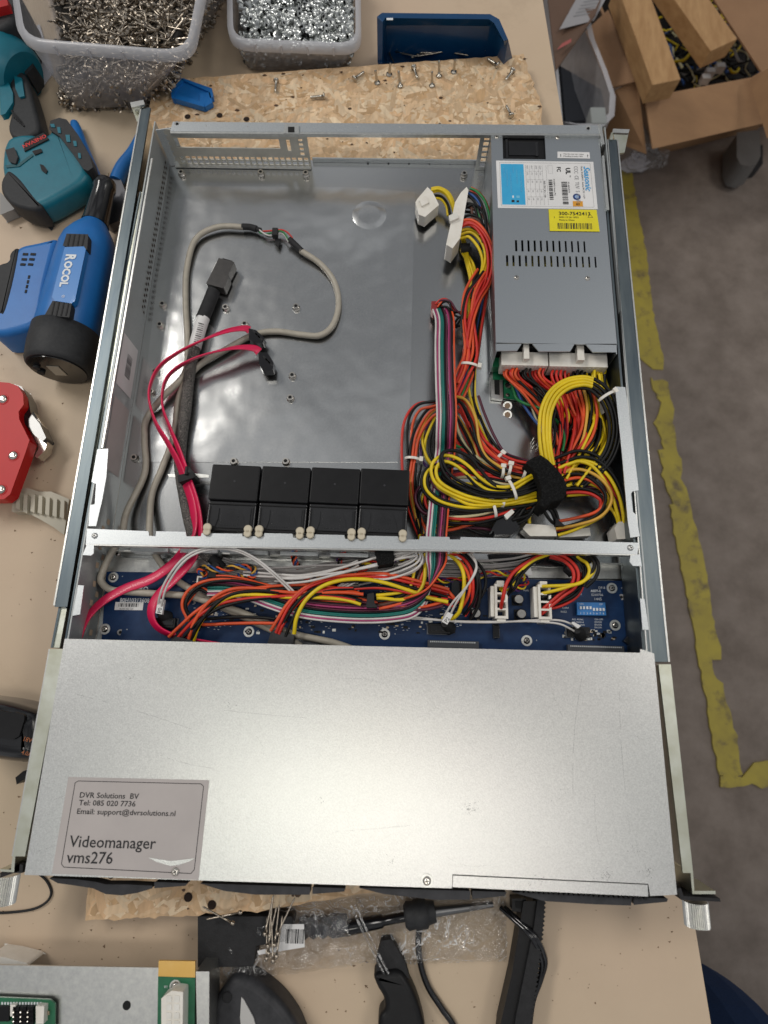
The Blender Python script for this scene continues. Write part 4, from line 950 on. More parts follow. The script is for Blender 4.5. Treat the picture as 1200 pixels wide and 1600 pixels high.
for pts in ([(262,1004),(275,994),(300,1000),(312,1012),(300,1022),(255,1018)],[(424,983),(460,992),(458,1012),(416,1008)]):
    b=MB(); b.ppx(pts,23,8,dgrey,inset=.04); b.build('drive_power_shroud',hn,bevel=.8)
b=MB(); b.ppx([(574,928),(584,926),(585,942),(590,949),(572,949)],32,12,blkm); b.build('cable_comb',hn,bevel=.6)
wires(hn,[(688,868,24),(708,876,28),(722,893,30),(728,915,30),(726,938,28),(718,956,24),(704,964,18),(692,962,16)],['y'],1.45)
wires(hn,[(705,862,26),(722,872,28),(738,890,29),(745,915,28),(740,940,24),(726,962,18)],['o','r','k','k'],1.2,seed=71)
wires(hn,[(716,862,24),(738,878,26),(750,900,26),(749,925,24),(738,948,18)],['k','d','k'],1.15,seed=72)
wires(hn,[(666,925,20),(690,928,22),(702,935,24),(712,945,22)],['r','k','r','o'],1.2,seed=73)
b=MB(); b.ppx([(706,906),(716,908),(722,915),(720,938),(705,936)],18,8,blkg); b.build('inline_plug',hn,bevel=.5)
# wires from the supply outputs to the strap
def fanout(px0,px1,y0,cols,mid,end,name=None,bulge=None,sd=1):
    r=random.Random(sd); n=len(cols)
    for i,c in enumerate(cols):
        x=lerp(px0,px1,i/(n-1)); zz=r.uniform(16,27)
        m=[(lerp(mid[0][0],mid[0][1],i/(n-1))+r.uniform(-3,3), mid[0][2]+r.uniform(-6,6), r.uniform(12,26)), (lerp(mid[1][0],mid[1][1],i/(n-1))+r.uniform(-3,3), mid[1][2]+r.uniform(-5,5), r.uniform(14,30))]
        e=(end[0]+r.uniform(-9,9),end[1]+r.uniform(-9,9),r.uniform(20,32))
        wire1(ps2,[(x,y0,zz),(x+r.uniform(-1,1),y0+14,zz),m[0],m[1],e],c,1.2)
ps2 = cable('power_harness','dense fan of red, orange, black and yellow wires leaving the grey power supply','cable harness',P(870,640,0))
fanout(790,850,576,['o','o','r','k','r','k','k','r','r','r','o','r'],((838,884,630),(862,878,685)),(868,735),sd=3)
fanout(792,850,576,['o','r','o','o','k','k','k','k','r','r','d','r'],((822,880,618),(858,884,675)),(866,730),sd=5)
fanout(864,940,579,['r','r','o','r','r','o','k','k','k','k','y','y','y'],((884,944,640),(900,945,685)),(878,738),sd=6)
fanout(864,942,579,['o','r','r','r','o','k','k','k','k','k','y','y','y'],((890,936,632),(896,930,672)),(880,742),sd=7)
fanout(900,946,579,['k','k','y','y','y','y'],((930,962,640),(938,958,690)),(900,755),sd=8)
wires(ps2,[(905,590,24),(912,625,22),(912,660,22),(904,690,22),(888,716,22),(870,735,24)],['r','r','o','k'],1.25,seed=81)
wires(ps2,[(866,595,20),(872,620,20),(888,650,20),(885,672,20),(860,705,20)],['y','y','k'],1.25,seed=82)
wires(ps2,[(912,605,26),(922,640,27),(918,675,28),(905,700,28),(885,722,27)],['o','l','k','o'],1.2,seed=83)
wires(ps2,[(925,600,24),(925,640,25),(932,670,25),(925,700,25),(900,730,25),(875,760,24)],['k','y','y','k','y'],1.25,seed=84)
wires(ps2,[(940,585,24),(944,620,22),(956,660,20),(954,690,20),(935,720,20),(890,750,22),(870,765,22)],['k','y','y','k'],1.25,seed=85)
wires(ps2,[(792,585,14),(800,600,12),(812,625,12),(830,645,14),(852,672,18)],['b'],1.2)
wires(ps2,[(793,585,14),(800,610,12),(806,622,12),(820,628,16),(845,636,20),(868,656,22),(878,680,24),(876,705,26)],['g'],1.2)
wires(ps2,[(806,595,14),(825,622,14),(842,650,15),(856,675,18)],['c','k','n'],1.15,seed=86)
wires(ps2,[(858,728,34),(853,700,38),(851,670,40),(854,640,42),(866,615,43),(886,600,44),(910,595,44),(926,598,43)],['y','y','y','y'],1.35,pitch=2.7,jit=.1,seed=87)
wires(ps2,[(880,608,40),(900,599,41),(925,601,41),(945,618,40),(957,645,38),(960,675,36),(953,705,33),(938,728,30),(905,755,26)],['k','k','k','k'],1.35,jit=.3,seed=88)
wires(ps2,[(858,725,32),(860,700,33),(862,670,32),(866,645,32)],['k','k'],1.2,seed=89)
wires(ps2,[(870,728,30),(885,721,31),(905,714,32),(930,720,31),(952,742,29),(966,772,28),(972,800,25),(974,818,22)],['y','y','k','k'],1.3,seed=90)
wires(ps2,[(872,738,26),(900,725,26),(930,730,26),(950,755,25),(962,785,22),(966,818,20)],['d','r'],1.2,seed=91)
wires(ps2,[(885,770,22),(925,765,22),(948,778,22),(962,800,21),(968,818,20)],['y','k','d'],1.25,seed=92)
wires(ps2,[(876,745,28),(905,742,29),(930,752,29),(948,772,28),(946,792,26),(930,808,24),(900,818,20),(868,824,18)],['o','k','l'],1.25,seed=93)
wires(ps2,[(878,765,24),(905,762,25),(928,766,25),(945,780,24),(942,800,22),(925,813,20),(895,825,16),(870,830,14)],['r','k','y'],1.25,seed=94)
wires(ps2,[(870,752,24),(900,748,24),(925,740,24)],['k','y','k','y'],1.25,rows=2,seed=95)
wires(ps2,[(875,745,20),(905,735,20),(935,715,18),(950,690,17)],['y','k','y','k'],1.25,rows=2,seed=96)
wires(ps2,[(842,790,24),(858,800,22),(872,815,18)],['k','k','k'],1.3,seed=97)
wires(ps2,[(840,785,26),(822,800,24),(800,815,22)],['k','k','k','k','k'],1.3,rows=2,seed=98)
wires(ps2,[(840,790,20),(830,800,17),(826,818,14)],['k','y'],1.3,seed=99)
def plugbox(pts,z,h,m,par,name='plug',lab=None,bev=.8):
    b=MB(); b.ppx(pts,z,h,m,inset=.03); o=b.build(name,par,bevel=bev); return o
plugbox([(816,826),(822,818),(868,821),(871,838),(828,838)],17,12,nylon,ps2)
plugbox([(869,830),(888,828),(922,824),(924,837),(874,840)],13,9,white,ps2)
plugbox([(960,825),(966,815),(984,814),(986,842),(964,843)],24,18,nylon,ps2)
plugbox([(868,821),(868,808),(884,822)],22,5,blkm,ps2)
plugbox([(780,806),(796,801),(806,812),(812,824),(800,836),(774,836),(768,826)],25,18,blkg,ps2)
plugbox([(787,805),(800,795),(804,800),(792,812)],28,3,white,ps2,'coding_tab')
plugbox([(934,624),(942,626),(945,645),(937,650)],22,8,nylon,ps2,'inline_plug')
# hook and loop strap
sp=[(819,720),(832,712),(844,708),(856,716),(870,730),(882,745),(888,760),(887,774),(880,783),(864,786),(850,797),(841,790),(846,775),(843,755),(836,738)]
b=MB(); b.ppx(sp,45,20,velcro,inset=.07); o=b.build('strap',ps2,bevel=3,seg=3)
b=MB(); b.ppx([(842,795),(856,782),(864,788),(850,800)],34,8,velcro); b.build('strap_end',ps2,bevel=2)
# cable ties
def ztie(par,q,d,z,L=7,m=nylon,head=True):
    p=P(*q,z); d=Vector((d[0],d[1],0)).normalized(); e=Vector((-d.y,d.x,0))
    M4=Matrix.Translation(p)@Matrix(((d.x,e.x,0,0),(d.y,e.y,0,0),(0,0,1,0),(0,0,0,1)))
    b=MB(); vs=[]
    n=10
    for i in range(n+1):
        a=math.pi*i/n
        for w in (-1.2,1.2):
            vs.append(M4@Vector((-math.cos(a)*L,w,math.sin(a)*4.5-3)))
            vs.append(M4@Vector((-math.cos(a)*(L+.9),w,math.sin(a)*5.4-3)))
    fs=[]
    for i in range(n):
        k=i*4; fs+=[(k+1,k+5,k+7,k+3),(k,k+4,k+5,k+1),(k+2,k+3,k+7,k+6)]
    b.add(vs,fs,m)
    if head: b.box((L-.5,-2.2,-3),(L+2.8,2.2,1.5),m,M4)
    b.build('cable_tie',par,bevel=.3)
ztie(hn,(733,569),(1,-.15),26,8); ztie(hn,(645,716),(1,-.1),18,6); ztie(hn,(781,712),(.7,.7),24,3); ztie(hn,(797,733),(.2,1),30,4); ztie(hn,(786,737),(.1,1),27,4)
ztie(hn,(820,739),(.2,.6),30,4); ztie(hn,(801,763),(-.4,1),37,8); ztie(hn,(772,793),(-.25,1),30,7); ztie(hn,(787,785),(.2,.9),31,3); ztie(ps2,(949,617),(.8,.5),42,7)
# ---- power leads of the board
ld = cable('backplane_power_lead','red, yellow and black leads plugged into the two white board sockets','cable',P(830,900,10))
wires(ld,[(852,866,26),(830,871,30),(806,888,33),(795,910,34),(789,935,30),(782,951,22)],['r'],1.5)
wires(ld,[(850,866,24),(826,876,28),(806,896,31),(797,915,30),(789,930,22)],['k','k'],1.2,seed=3)
wires(ld,[(856,864,26),(834,876,29),(812,898,31),(800,915,30),(788,922,20)],['k','y','k'],1.2,seed=6)
wires(ld,[(792,935,20),(786,923,20),(782,922,18)],['y'],1.3)
wires(ld,[(852,866,24),(880,876,28),(898,893,30),(898,915,29),(880,932,26),(852,955,22),(846,958,20)],['r','r'],1.4,seed=4)
wires(ld,[(858,872,22),(890,885,25),(905,905,25),(898,928,24),(872,945,22),(846,951,20)],['k','r'],1.3,seed=14)
wires(ld,[(905,866,28),(920,876,32),(922,893,33),(908,910,33),(880,918,31),(846,922,23)],['y','y'],1.4,seed=5)
wires(ld,[(912,864,30),(928,880,34),(928,900,34),(915,918,33)],['k','k'],1.4,seed=15)
wires(ld,[(895,866,26),(908,885,28),(904,910,28),(880,926,26),(850,938,22),(845,938,20)],['k','k','k'],1.3,seed=16)
wires(ld,[(880,866,26),(900,878,28),(908,895,27),(895,925,25),(846,944,20)],['k','k','k'],1.3,seed=17)
b=MB(); b.ppx([(888,876),(905,880),(910,892),(896,898),(886,888)],30,12,blkm); b.build('heat_shrink',ld,bevel=1)
# ---- thin white signal wires with tags
wb_ = cable('signal_cable','thin white signal wires gathered by a small black strap below the cross bar','cable',P(600,890,10))
wires(wb_,[(440,903,30),(480,902,32),(530,892,34),(590,877,36),(620,869,36),(650,861,34)],['w','w','w','w'],.95,pitch=2.6,jit=1.0,seed=2)
wires(wb_,[(380,895,22),(450,895,26),(520,888,28),(560,880,30)],['w','w','e'],.9,jit=1.5,seed=3)
wires(wb_,[(620,874,32),(645,863,33),(652,872,32),(640,885,30),(605,900,28),(565,906,26),(530,925,24),(500,940,22),(490,948,20)],['w','w','w'],.95,jit=1.4,seed=4)
wires(wb_,[(620,877,30),(645,868,31),(658,878,30),(640,893,28),(600,905,26),(560,908,24)],['w','e'],.9,jit=1.4,seed=5)
b=MB(); b.ppx([(585,859),(613,857),(617,871),(614,880),(590,884),(588,872)],40,14,velcro); b.build('strap',wb_,bevel=1.5,seg=3)
wires(wb_,[(430,905,20),(460,915,18),(475,930,17),(500,942,17)],['w','w'],.8,jit=1.2); wires(wb_,[(440,912,22),(480,930,18),(490,945,16)],['w','w'],.8)
wires(wb_,[(526,945,16),(548,944,16)],['w','w'],.8); wires(wb_,[(512,892,26),(522,898,24),(524,908,20)],['w'],.8)
for (lab,pts,tagp,txt) in (('white wire pair with a tag reading P0 plugged at the left of the board',[(250,958,16),(252,940,26),(262,912,34),(285,880,38),(310,864,40),(342,858,40),(372,862,40),(400,875,38),(425,893,36),(450,915,30),(470,935,24),(485,948,20)],((243,958),(253,960),(257,937),(247,935)),'P0'),
                       ('white wire pair with a tag reading P2 plugged near the middle of the board',[(695,975,16),(700,962,22),(712,940,30),(728,918,36),(742,895,38),(745,880,36),(738,866,32),(730,858,26)],((690,971),(699,976),(708,960),(700,956)),'P2'),
                       ('thin clear wire pair with a white tag plugged beside the blue switch block',[(902,985,16),(892,978,20),(872,971,22),(830,970,22),(780,972,22),(720,971,20),(670,966,18),(630,962,17),(610,962,17)],((893,974),(903,982),(908,978),(895,971)),'P3')):
    t=cable('signal_wire',lab,'wire',P(*pts[0][:2],8),'tagged signal wires')
    wires(t,pts,['w','w'],.85,pitch=2.0,jit=.8,seed=len(lab))
    z=24; b=MB(); Q=[P(*q,z) for q in tagp]; b.prism(Q,z-3,z,paper)
    d=(Q[3]-Q[0]).normalized() ; e=Vector((-d.y,d.x,0)); b.text(txt,Q[1]+e*.8+d*.8 if txt!='P3' else Q[0],4.2 if txt!='P3' else 2.2,ink,d,e,lift=z-Q[1].z+.2); b.build('tag',t,bevel=.3)
    pl=MB(); q=pts[0]; c=P(q[0]+4,q[1]+4,14); pl.lathe(c+Vector((2,-1,-4)),P(q[0],q[1],20),[(0,5.5),(.5,4.5),(1,2.6)],blkm,12); pl.build('plug',t)
# fan tails
def tail(label,pts,cols,seed):
    t=cable('fan_lead',label,'wire',P(pts[0][0],pts[0][1],5),'twisted fan leads'); base=path(pts,7); n=len(cols)
    for i,c in enumerate(cols):
        q=[]
        for j,p in enumerate(base):
            a=j*.55+i*2*math.pi/n; d=(base[min(j+1,len(base)-1)]-base[max(j-1,0)]).normalized(); lat=Vector((-d.y,d.x,0)).normalized()
            q.append(p+lat*1.9*math.cos(a)+Vector((0,0,1.9*math.sin(a))))
        MB().tube(q,.8,WM[c],6).build('wire',t)
tail('twisted fan lead hanging under the bar below the second fan',[(461,856,28),(459,868,24),(462,880,18),(468,888,14)],['b','o','k','o'],1)
tail('twisted fan lead hanging under the bar below the third fan',[(540,857,28),(533,866,24),(530,876,18),(536,884,14)],['k','v','r'],2)
tail('colourful twisted fan lead tied by a black tie at the left of the board',[(318,908,16),(322,898,20),(312,893,22),(320,887,24),(345,890,25),(372,886,25),(395,888,24),(396,900,22),(384,905,20),(370,900,18)],['b','l','k','o'],3)
tail('twisted fan lead at a white header beside the small black strap',[(472,908,15),(485,900,18),(500,898,20),(518,896,22),(560,886,22),(580,880,24)],['o','l','k'],4)
tail('yellow and violet twisted fan lead running into the third board header',[(556,905,15),(566,892,20),(578,882,24),(600,878,26),(625,872,26),(645,868,24)],['y','v','r'],5)
tail('twisted fan lead looping beside the left white power socket',[(678,905,14),(700,907,16),(735,904,18),(765,896,20),(790,896,20),(815,898,18),(822,910,16),(810,920,14),(796,918,13)],['y','r','v'],6)
b=MB(); c=P(336,884,26); b.lathe(c-Vector((0,0,8)),c,[(0,3.5),(.5,4.4),(1,3)],blkm,14); c=P(333,893,22); b.box(tuple(c-Vector((3,5,6))),tuple(c+Vector((3,5,2))),blk); tag(b.build('cable_tie'),'small black cable tie knob on the colourful fan lead','cable tie')
b=MB(); 
b.ppx([(814,884),(829,886),(832,898),(826,899),(815,893)],24,1,paper); o=b.build('cable_tag'); tag(o,'small white cable tag folded on the grey wires behind the sockets','cable tag')
# ------------------------------------------------------------------ tools on the bench
teal = mat('teal_plastic', (.003,.13,.185), .42, 0, (.005,.16,.22), 60, bump=.3, bscale=1500, bdist=.0002)
toolblue = mat('tool_blue', (.008,.135,.43), .40, 0, (.012,.165,.50), 40, bump=.3, bscale=1500, bdist=.0002)
rubber = mat('black_rubber', (.014,.015,.017), .62, 0, (.025,.026,.028), 300, bump=.4, bscale=1200, bdist=.0003)
# teal impact driver
d = thing('cordless_driver','teal and black cordless driver lying on its side at the rear left of the bench','power tool',P(50,200,TB))
b=MB(); b.pillow([(0,272),(2,232),(10,213),(38,204),(70,212),(82,196),(98,196),(122,228),(141,262),(132,282),(100,302),(64,322),(30,326)],12,31,teal,rad=7,und=12); b.build('battery_housing',d)
b=MB(); b.ppx([(78,188),(92,183),(104,186),(122,210),(140,242),(146,262),(138,268),(130,264),(112,238),(92,212),(76,202)],15,14,rubber,inset=.02); b.build('bumper',d,bevel=4,seg=3)
for q in ((82,196,8,5),(92,203,6,9),(106,216,8,11),(117,224,6,8),(124,243,5,8)):
    b=MB(); b.ppx([(q[0]-q[2]/2,q[1]-q[3]/2),(q[0]+q[2]/3,q[1]-q[3]/2),(q[0]+q[2]/2,q[1]+q[3]/2),(q[0]-q[2]/4,q[1]+q[3]/2)],15.8,2,teal); b.build('bumper_slot',d,bevel=.8)
b=MB(); b.pillow([(0,280),(12,262),(30,275),(55,308),(68,322),(52,328),(18,320),(0,300)],13,32,rubber,rad=4,und=8); b.build('end_cap',d)
b=MB(); b.ppx([(0,300),(15,315),(24,326),(0,336)],-8,11,mat('grey_base',(.30,.29,.28),.5)); b.build('base_plate',d,bevel=3)
b=MB(); b.pillow([(10,104),(38,110),(48,140),(56,172),(64,202),(44,214),(20,216),(10,200),(18,172),(16,140)],12,30,rubber,rad=4,und=3); b.build('grip',d)
b=MB(); b.ppx([(0,120),(10,122),(20,145),(20,160),(8,178),(0,180)],14,6,teal); b.build('grip_inlay',d,bevel=2)
b=MB(); b.ppx([(22,118),(34,122),(38,150),(30,152),(24,138)],14,4,teal); b.build('trigger_button',d,bevel=1)
b=MB()
for k in range(6): b.ppx([(17+k*3,172+k*3.4),(19+k*3,171.5+k*3.4),(23+k*3,183+k*2.6),(21+k*3,184+k*2.6)],13,2,blkm)
b.build('grip_ridges',d)
b=MB(); b.lathe(P(-80,50,16),P(38,124,4),[(0,30),(.3,36),(.75,34),(.95,30),(1,26)],teal,36); b.build('motor_housing',d)
b=MB(); b.ppx([(8,234),(22,230),(28,245),(24,256),(14,252)],14.5,4,rubber); b.build('side_button',d,bevel=2)
b=MB(); 
for pts in ([(50,236),(64,232),(66,237),(54,242)],[(62,256),(68,258),(74,266),(72,271),(65,266)]): b.ppx(pts,13.2,2,blkm)
b.ppx([(8,258),(28,256),(50,240),(52,243),(30,260),(10,262)],12.8,2,mat('teal_dark',(.003,.08,.10),.5)); b.build('moulded_recess',d,bevel=.4)
A,B_,C_,D_=P(37,222,13.5),P(68,207,13.5),P(76,217,13.5),P(38,236,13.5)
b=MB(); b.prism([A,B_,C_,D_],12,13.5,blkm); xd=(D_-C_).normalized(); xd=(A-B_).normalized(); xd.z=0; yd=Vector((-xd.y,xd.x,0))
b.text('ONEVAN',P(71,210,13.6)+yd*-.5,6.6,redink,xd,yd,bold=.12,sx=.95,lift=.1); b.build('brand_plate',d)
# second tool behind, top-left corner
t = thing('cordless_tool','black and red power tool tip at the far left rear corner of the bench','power tool',P(5,40,TB))
b=MB(); b.pillow([(-60,-20),(20,-40),(28,10),(18,40),(-60,60)],40,50,rubber,rad=5); b.build('body',t)
b=MB(); b.ppx([(-20,0),(10,-6),(13,8),(-20,16)],48,8,mat('tool_red',(.45,.012,.012),.4)); b.build('red_inlay',t,bevel=2)
b=MB(); b.ppx([(5,30),(22,32),(40,75),(50,85),(52,105),(40,118),(30,80),(12,60)],10,22,rubber); b.build('foot',t,bevel=4)
b=MB(); b.ppx([(0,60),(62,38),(84,112),(55,150),(40,140),(28,100)],-18.5,1,mat('plain_paper',(.62,.62,.66),.6,0,(.56,.56,.6),30)); o=b.build('paper_sheet'); tag(o,'crumpled pale paper sheet between the teal driver and the large screw tub','paper')
# blue pump / inflator
pz=8
g = thing('pump_tool','bright blue cordless tool with black nozzle and ROCOL lettering left of the server','power tool',P(110,450,TB))
a0=P(142,352,pz); a1=P(90,580,pz)
ax=(a1-a0).normalized()
b=MB(); b.lathe(P(148,350,pz+1),a1.lerp(a0,.22),[(0,11),(.05,15),(.10,19),(.18,24),(.26,26),(.35,26.6),(.75,27.5),(.92,27.5),(1,25)],toolblue,40); b.build('barrel',g)
b=MB(); b.lathe(a1.lerp(a0,.26),a1+ax*-2,[(0,25),(.05,29),(.5,29.5),(.9,28.5),(.97,27.5),(1,26)],rubber,40,caps=True); b.build('end_cap',g)
cf=a1+ax*-1.5; e1=Vector((-ax.y,ax.x,0)).normalized(); e2=ax.cross(e1)
if e2.z<0: e2=-e2
b=MB(); b.lathe(cf,cf+ax*.8,[(0,24.5),(1,24.5)],blkg,36)
M5=Matrix.Translation(cf+ax*1.0)@Matrix(((e1.x,e2.x,ax.x,0),(e1.y,e2.y,ax.y,0),(e1.z,e2.z,ax.z,0),(0,0,0,1)))
b.box((-6,-8,-.1),(5,8,.5),mat('gauge_face',(.42,.38,.30),.3),M5); b.cyl(M5@Vector((-16,6,0)),M5@Vector((-16,6,2)),3,rubber); b.cyl(M5@Vector((-17,-3,0)),M5@Vector((-17,-3,2)),3.5,rubber); b.build('gauge',g)
n0=P(166,282,8); n1=P(148,352,8)
b=MB(); b.lathe(n0,n1,[(0,7.5),(.05,10),(.2,11),(.25,9.8),(.9,12),(1,13)],blkg,28); b.lathe(n0-(n1-n0).normalized()*9,n0,[(0,1),(.8,1.6),(1,2)],brass,10); b.build('nozzle',g)
tl=P(106,362,40)
def bq(pts,z,h,m,name,bev=.8,pil=0): 
    b=MB()
    if pil: b.pillow(pts,z,h,m,rad=pil); return b.build(name,g)
    b.ppx(pts,z,h,m); return b.build(name,g,bevel=bev,seg=3)
bq([(104,365),(138,366),(136,390),(98,384)],36.6,7,rubber,'rib_pad',2); bq([(82,470),(112,474),(108,496),(70,492)],36.6,7,rubber,'rib_pad',2)
for k in range(4):
    bq([(108+k*7.5,366),(110+k*7.5,366),(106+k*7.5,387),(104+k*7.5,387)],37,1.2,blkm,'rib',.2); bq([(84+k*7.5,471),(86+k*7.5,471),(81+k*7.5,493),(79+k*7.5,493)],37,1.2,blkm,'rib',.2)
bq([(101,386),(131,385),(134,389),(117,470),(112,474),(86,470),(81,464)],37.2,6,mat('plaque_blue',(.012,.19,.55),.35,coat=.2),'name_plaque',1.5)
b=MB(); X=(P(94,466,40)-P(118,386,40)); X.z=0; X=X.normalized(); Y=Vector((-X.y,X.x,0))
X=(P(93,462,40)-P(109,392,40)); X.z=0; X.normalize(); Y=Vector((-X.y,X.x,0))
b.text('R',P(104.5,397,37.3),12.5,inkw,X,Y,bold=.55,sx=.85,lift=.3); b.text('OCOL',P(102.5,408,37.3),9.6,inkw,X,Y,bold=.45,sx=.98,lift=.3); b.text('®',P(97,461,37.3),4,inkw,X,Y,lift=.3); b.build('lettering',g)
bq([(14,402),(28,382),(60,376),(92,368),(84,400),(74,440),(64,498),(48,512),(0,524),(-20,520),(-20,430)],14,32,toolblue,'battery_body',6,6)
bq([(-30,432),(-2,412),(14,408),(14,395),(24,386),(30,388),(20,440),(6,492),(-2,488),(-30,500)],15,30,rubber,'side_bumper',3,2.5)
b=MB()
for i in range(3):
    for j in range(2):
        b.ppx([(36+j*12-i*2,395+i*8),(44+j*12-i*2,395.5+i*8),(43+j*12-i*2,399+i*8),(35+j*12-i*2,398.5+i*8)],14.5,1.2,blkm)
for i in range(4): b.ppx([(44-i*1.6,430+i*7.5),(47-i*1.6,430+i*7.5),(46-i*1.6,435+i*7.5),(43-i*1.6,435+i*7.5)],14.5,1.2,blkm)
b.build('air_slots',g)
# pliers with blue handles
pl = thing('pliers','pair of pliers with blue dipped handles spread open beside the server','pliers',P(160,280,TB))
for pts in ([(116,192,-12),(120,205,-12),(128,232,-12),(140,262,-12),(150,284,-12)],[(245,165,-12),(232,192,-12),(212,235,-12),(192,262,-12),(182,284,-12)]):
    b=MB(); b.tube(path(pts,8),lambda t:(4+3.6*math.sin(min(1,t*1.25)*math.pi*.55)),toolblue,12); b.build('handle',pl)
b=MB(); b.ppx([(146,280),(188,278),(196,300),(186,345),(170,352),(158,344),(150,310)],-8,10,mat('plier_steel',(.16,.16,.17),.35,.9)); b.build('jaw',pl,bevel=2)
# red clamp
rc = thing('crimping_tool','glossy red crimping tool with bright rivets and a steel jaw','hand tool',P(15,690,TB))
redp = mat('red_enamel', (.55,.004,.006), .4, 0, (.50,.003,.005), 30, coat=.0, spec=.3)
b=MB(); b.ppx([(-60,604),(-10,596),(14,598),(28,603),(36,616),(37,632),(29,643),(30,655),(46,688),(38,712),(24,750),(16,772),(6,780),(-60,782)],10,12,redp); b.build('side_plate',rc,bevel=1.4,seg=3)
for q in ((5,624),(21,712),(2,765)):
    b=MB(); p=P(*q,10); b.lathe(p,p+Vector((0,0,2.6)),[(0,4.2),(.4,4),(.8,3),(1,1.5)],chrome,20); b.lathe(p,p+Vector((0,0,.4)),[(0,5.2),(1,5.0)],redp,20); b.build('rivet',rc)
b=MB(); b.ppx([(22,600),(34,604),(44,622),(48,645),(62,662),(72,684),(66,690),(54,680),(40,664),(30,648),(34,636),(36,618)],2,14,blkg); b.build('jaw_guard',rc,bevel=2)
b=MB(); b.ppx([(38,642),(50,640),(66,664),(74,690),(70,704),(58,716),(54,712),(60,702),(60,694),(52,684)],-3,10,chrome); b.build('jaw',rc,bevel=1.5)
# white ribbed tool
wg = thing('ribbed_grip','off white ribbed plastic tube end partly under the left slide rail','tube',P(60,800,TB))
cream = mat('cream_plastic', (.50,.46,.36), .45, 0, (.44,.40,.31), 50)
b=MB(); pts=[P(18,790,-12),P(55,792,-12),P(82,812,-12),P(118,832,-12)]
ps=spline(pts,14)
vs=[]
b.ppx([(20,768),(42,762),(60,768),(80,768),(108,780),(100,836),(84,824),(60,810),(40,800),(18,800)],-10,9,cream)
for k in range(7):
    x=26+k*11.5; y=764+k*2.3+(3 if k==1 else 0); b.ppx([(x,y+2),(x+6,y+3),(x-1+6,y+34),(x-2,y+31)],-6,5,cream,inset=.08)
b.build('ribbed_body',wg,bevel=1.6,seg=3)
# black cylindrical battery at left
k_ = thing('battery_pack','glossy black battery pack with orange print at the left edge of the bench','battery',P(20,1150,TB))
b=MB(); b.pillow([(-80,1085),(-5,1094),(30,1104),(54,1112),(62,1130),(58,1180),(44,1192),(20,1194),(-20,1188),(-80,1180)],22,42,blkg,rad=12); b.build('case',k_)
b=MB(); b.ppx([(-10,1108),(18,1114),(22,1112),(38,1117),(38,1124),(30,1150),(20,1156),(-10,1150)],24,3,blk); b.build('latch',k_,bevel=1)
b=MB(); X=(P(30,1190,12)-P(48,1150,12)); 
b.text('18V',P(35,1157,22.4),4.5,mat('ink_orange',(.45,.14,.04),.5),(1,-.2,0),(.2,1,0),lift=.3); b.text('4.0Ah',P(33,1178,22.4),4.2,MATS['ink_orange'],(1,-.2,0),(.2,1,0),lift=.3); b.build('print',k_)
b=MB(); b.ppx([(24,1215),(36,1205),(54,1199),(60,1206),(48,1214),(34,1220),(26,1226)],-10,9,blk); o=b.build('rubber_foot',bevel=.8); tag(o,'small black rubber block on the bench under the black battery pack','rubber block')
b=MB(); b.tube(path([(-30,1426,-18.8),(10,1426,-18.8),(50,1421,-18.8),(72,1410,-18.8),(80,1395,-18.8),(74,1378,-18.8),(62,1366,-17)],10),.9,blkm,8); tag(b.build('thin_wire'),'thin black wire curving over the bench under the left rack ear','wire')
# ------------------------------------------------------------------ blue clip and loose screws on the board
b=MB(); A_=(269,141); 
b.ppx([(268,140),(283,124),(328,140),(333,150),(331,162),(320,167),(270,152)],2,1.2,toolblue)
b.ppx([(283,124),(286,122),(331,138),(333,151),(328,153),(326,143)],4,5.5,toolblue); b.ppx([(267,141),(284,122),(287,125),(273,142),(272,156),(268,153)],4,5.5,toolblue); b.ppx([(270,153),(280,148),(318,160),(319,167)],5,6,toolblue); b.ppx([(312,146),(328,144),(332,160),(320,167),(312,160)],4,5.5,toolblue)
o=b.build('plastic_clip',bevel=.6); tag(o,'blue plastic clip lying on the strand board behind the server','clip')
sm = mat('zinc_screw',(.46,.43,.38),.30,1,(.62,.58,.50),900)
def screwmesh(L,rad,hr,m,sleeve=False):
    b=MB()
    if sleeve:
        n=8; b.lathe((0,0,-L/2),(0,0,L/2),[(0,rad),(.7,rad),(.72,hr),(1,hr)],m,n,caps=False); b.lathe((0,0,L/2),(0,0,-L/2),[(0,rad*.6),(1,rad*.6)],grille,n,caps=False)
        vs=[];
        for i in range(n):
            a=2*math.pi*i/n; vs+= [Vector((math.cos(a)*hr,math.sin(a)*hr,L/2)),Vector((math.cos(a)*rad*.6,math.sin(a)*rad*.6,L/2))]
        b.add(vs,[(2*i,(2*i+2)%(2*n),(2*i+3)%(2*n),2*i+1) for i in range(n)],m)
    else:
        b.lathe((0,0,-L/2),(0,0,L/2),[(0,.3),(.08,rad),(.16,rad*.8),(.24,rad),(.32,rad*.8),(.4,rad),(.48,rad*.8),(.56,rad),(.62,rad),(.9,rad),(.905,hr),(.97,hr),(1,hr*.6)],m,8)
    return b
proto = screwmesh(16,1.5,3.3,sm).build('loose_screw',loc=Vector((0,0,0)))
loose = [(561,118,1,'lying flat, leftmost of the screw cluster'),(588,120,0,'tipped on its side'),(609,108,0,'standing on its head near the board edge'),(624,123,0,'standing in the middle of the screw cluster'),(649,113,1,'lying at a slant'),
         (675,123,0,'standing low in the right of the cluster'),(686,107,0,'standing beside the blue bin, paired with another'),(710,103,0,'standing tall at the right of the cluster'),(770,97,1,'lying pale near the rear edge of the board'),(796,117,1,'lying at the right corner of the board'),(496,151,1,'lying alone in the middle of the board'),(431,134,1,'lying pale at the left of the board'),(795,173,1,'lying at the right edge close to the chassis')]
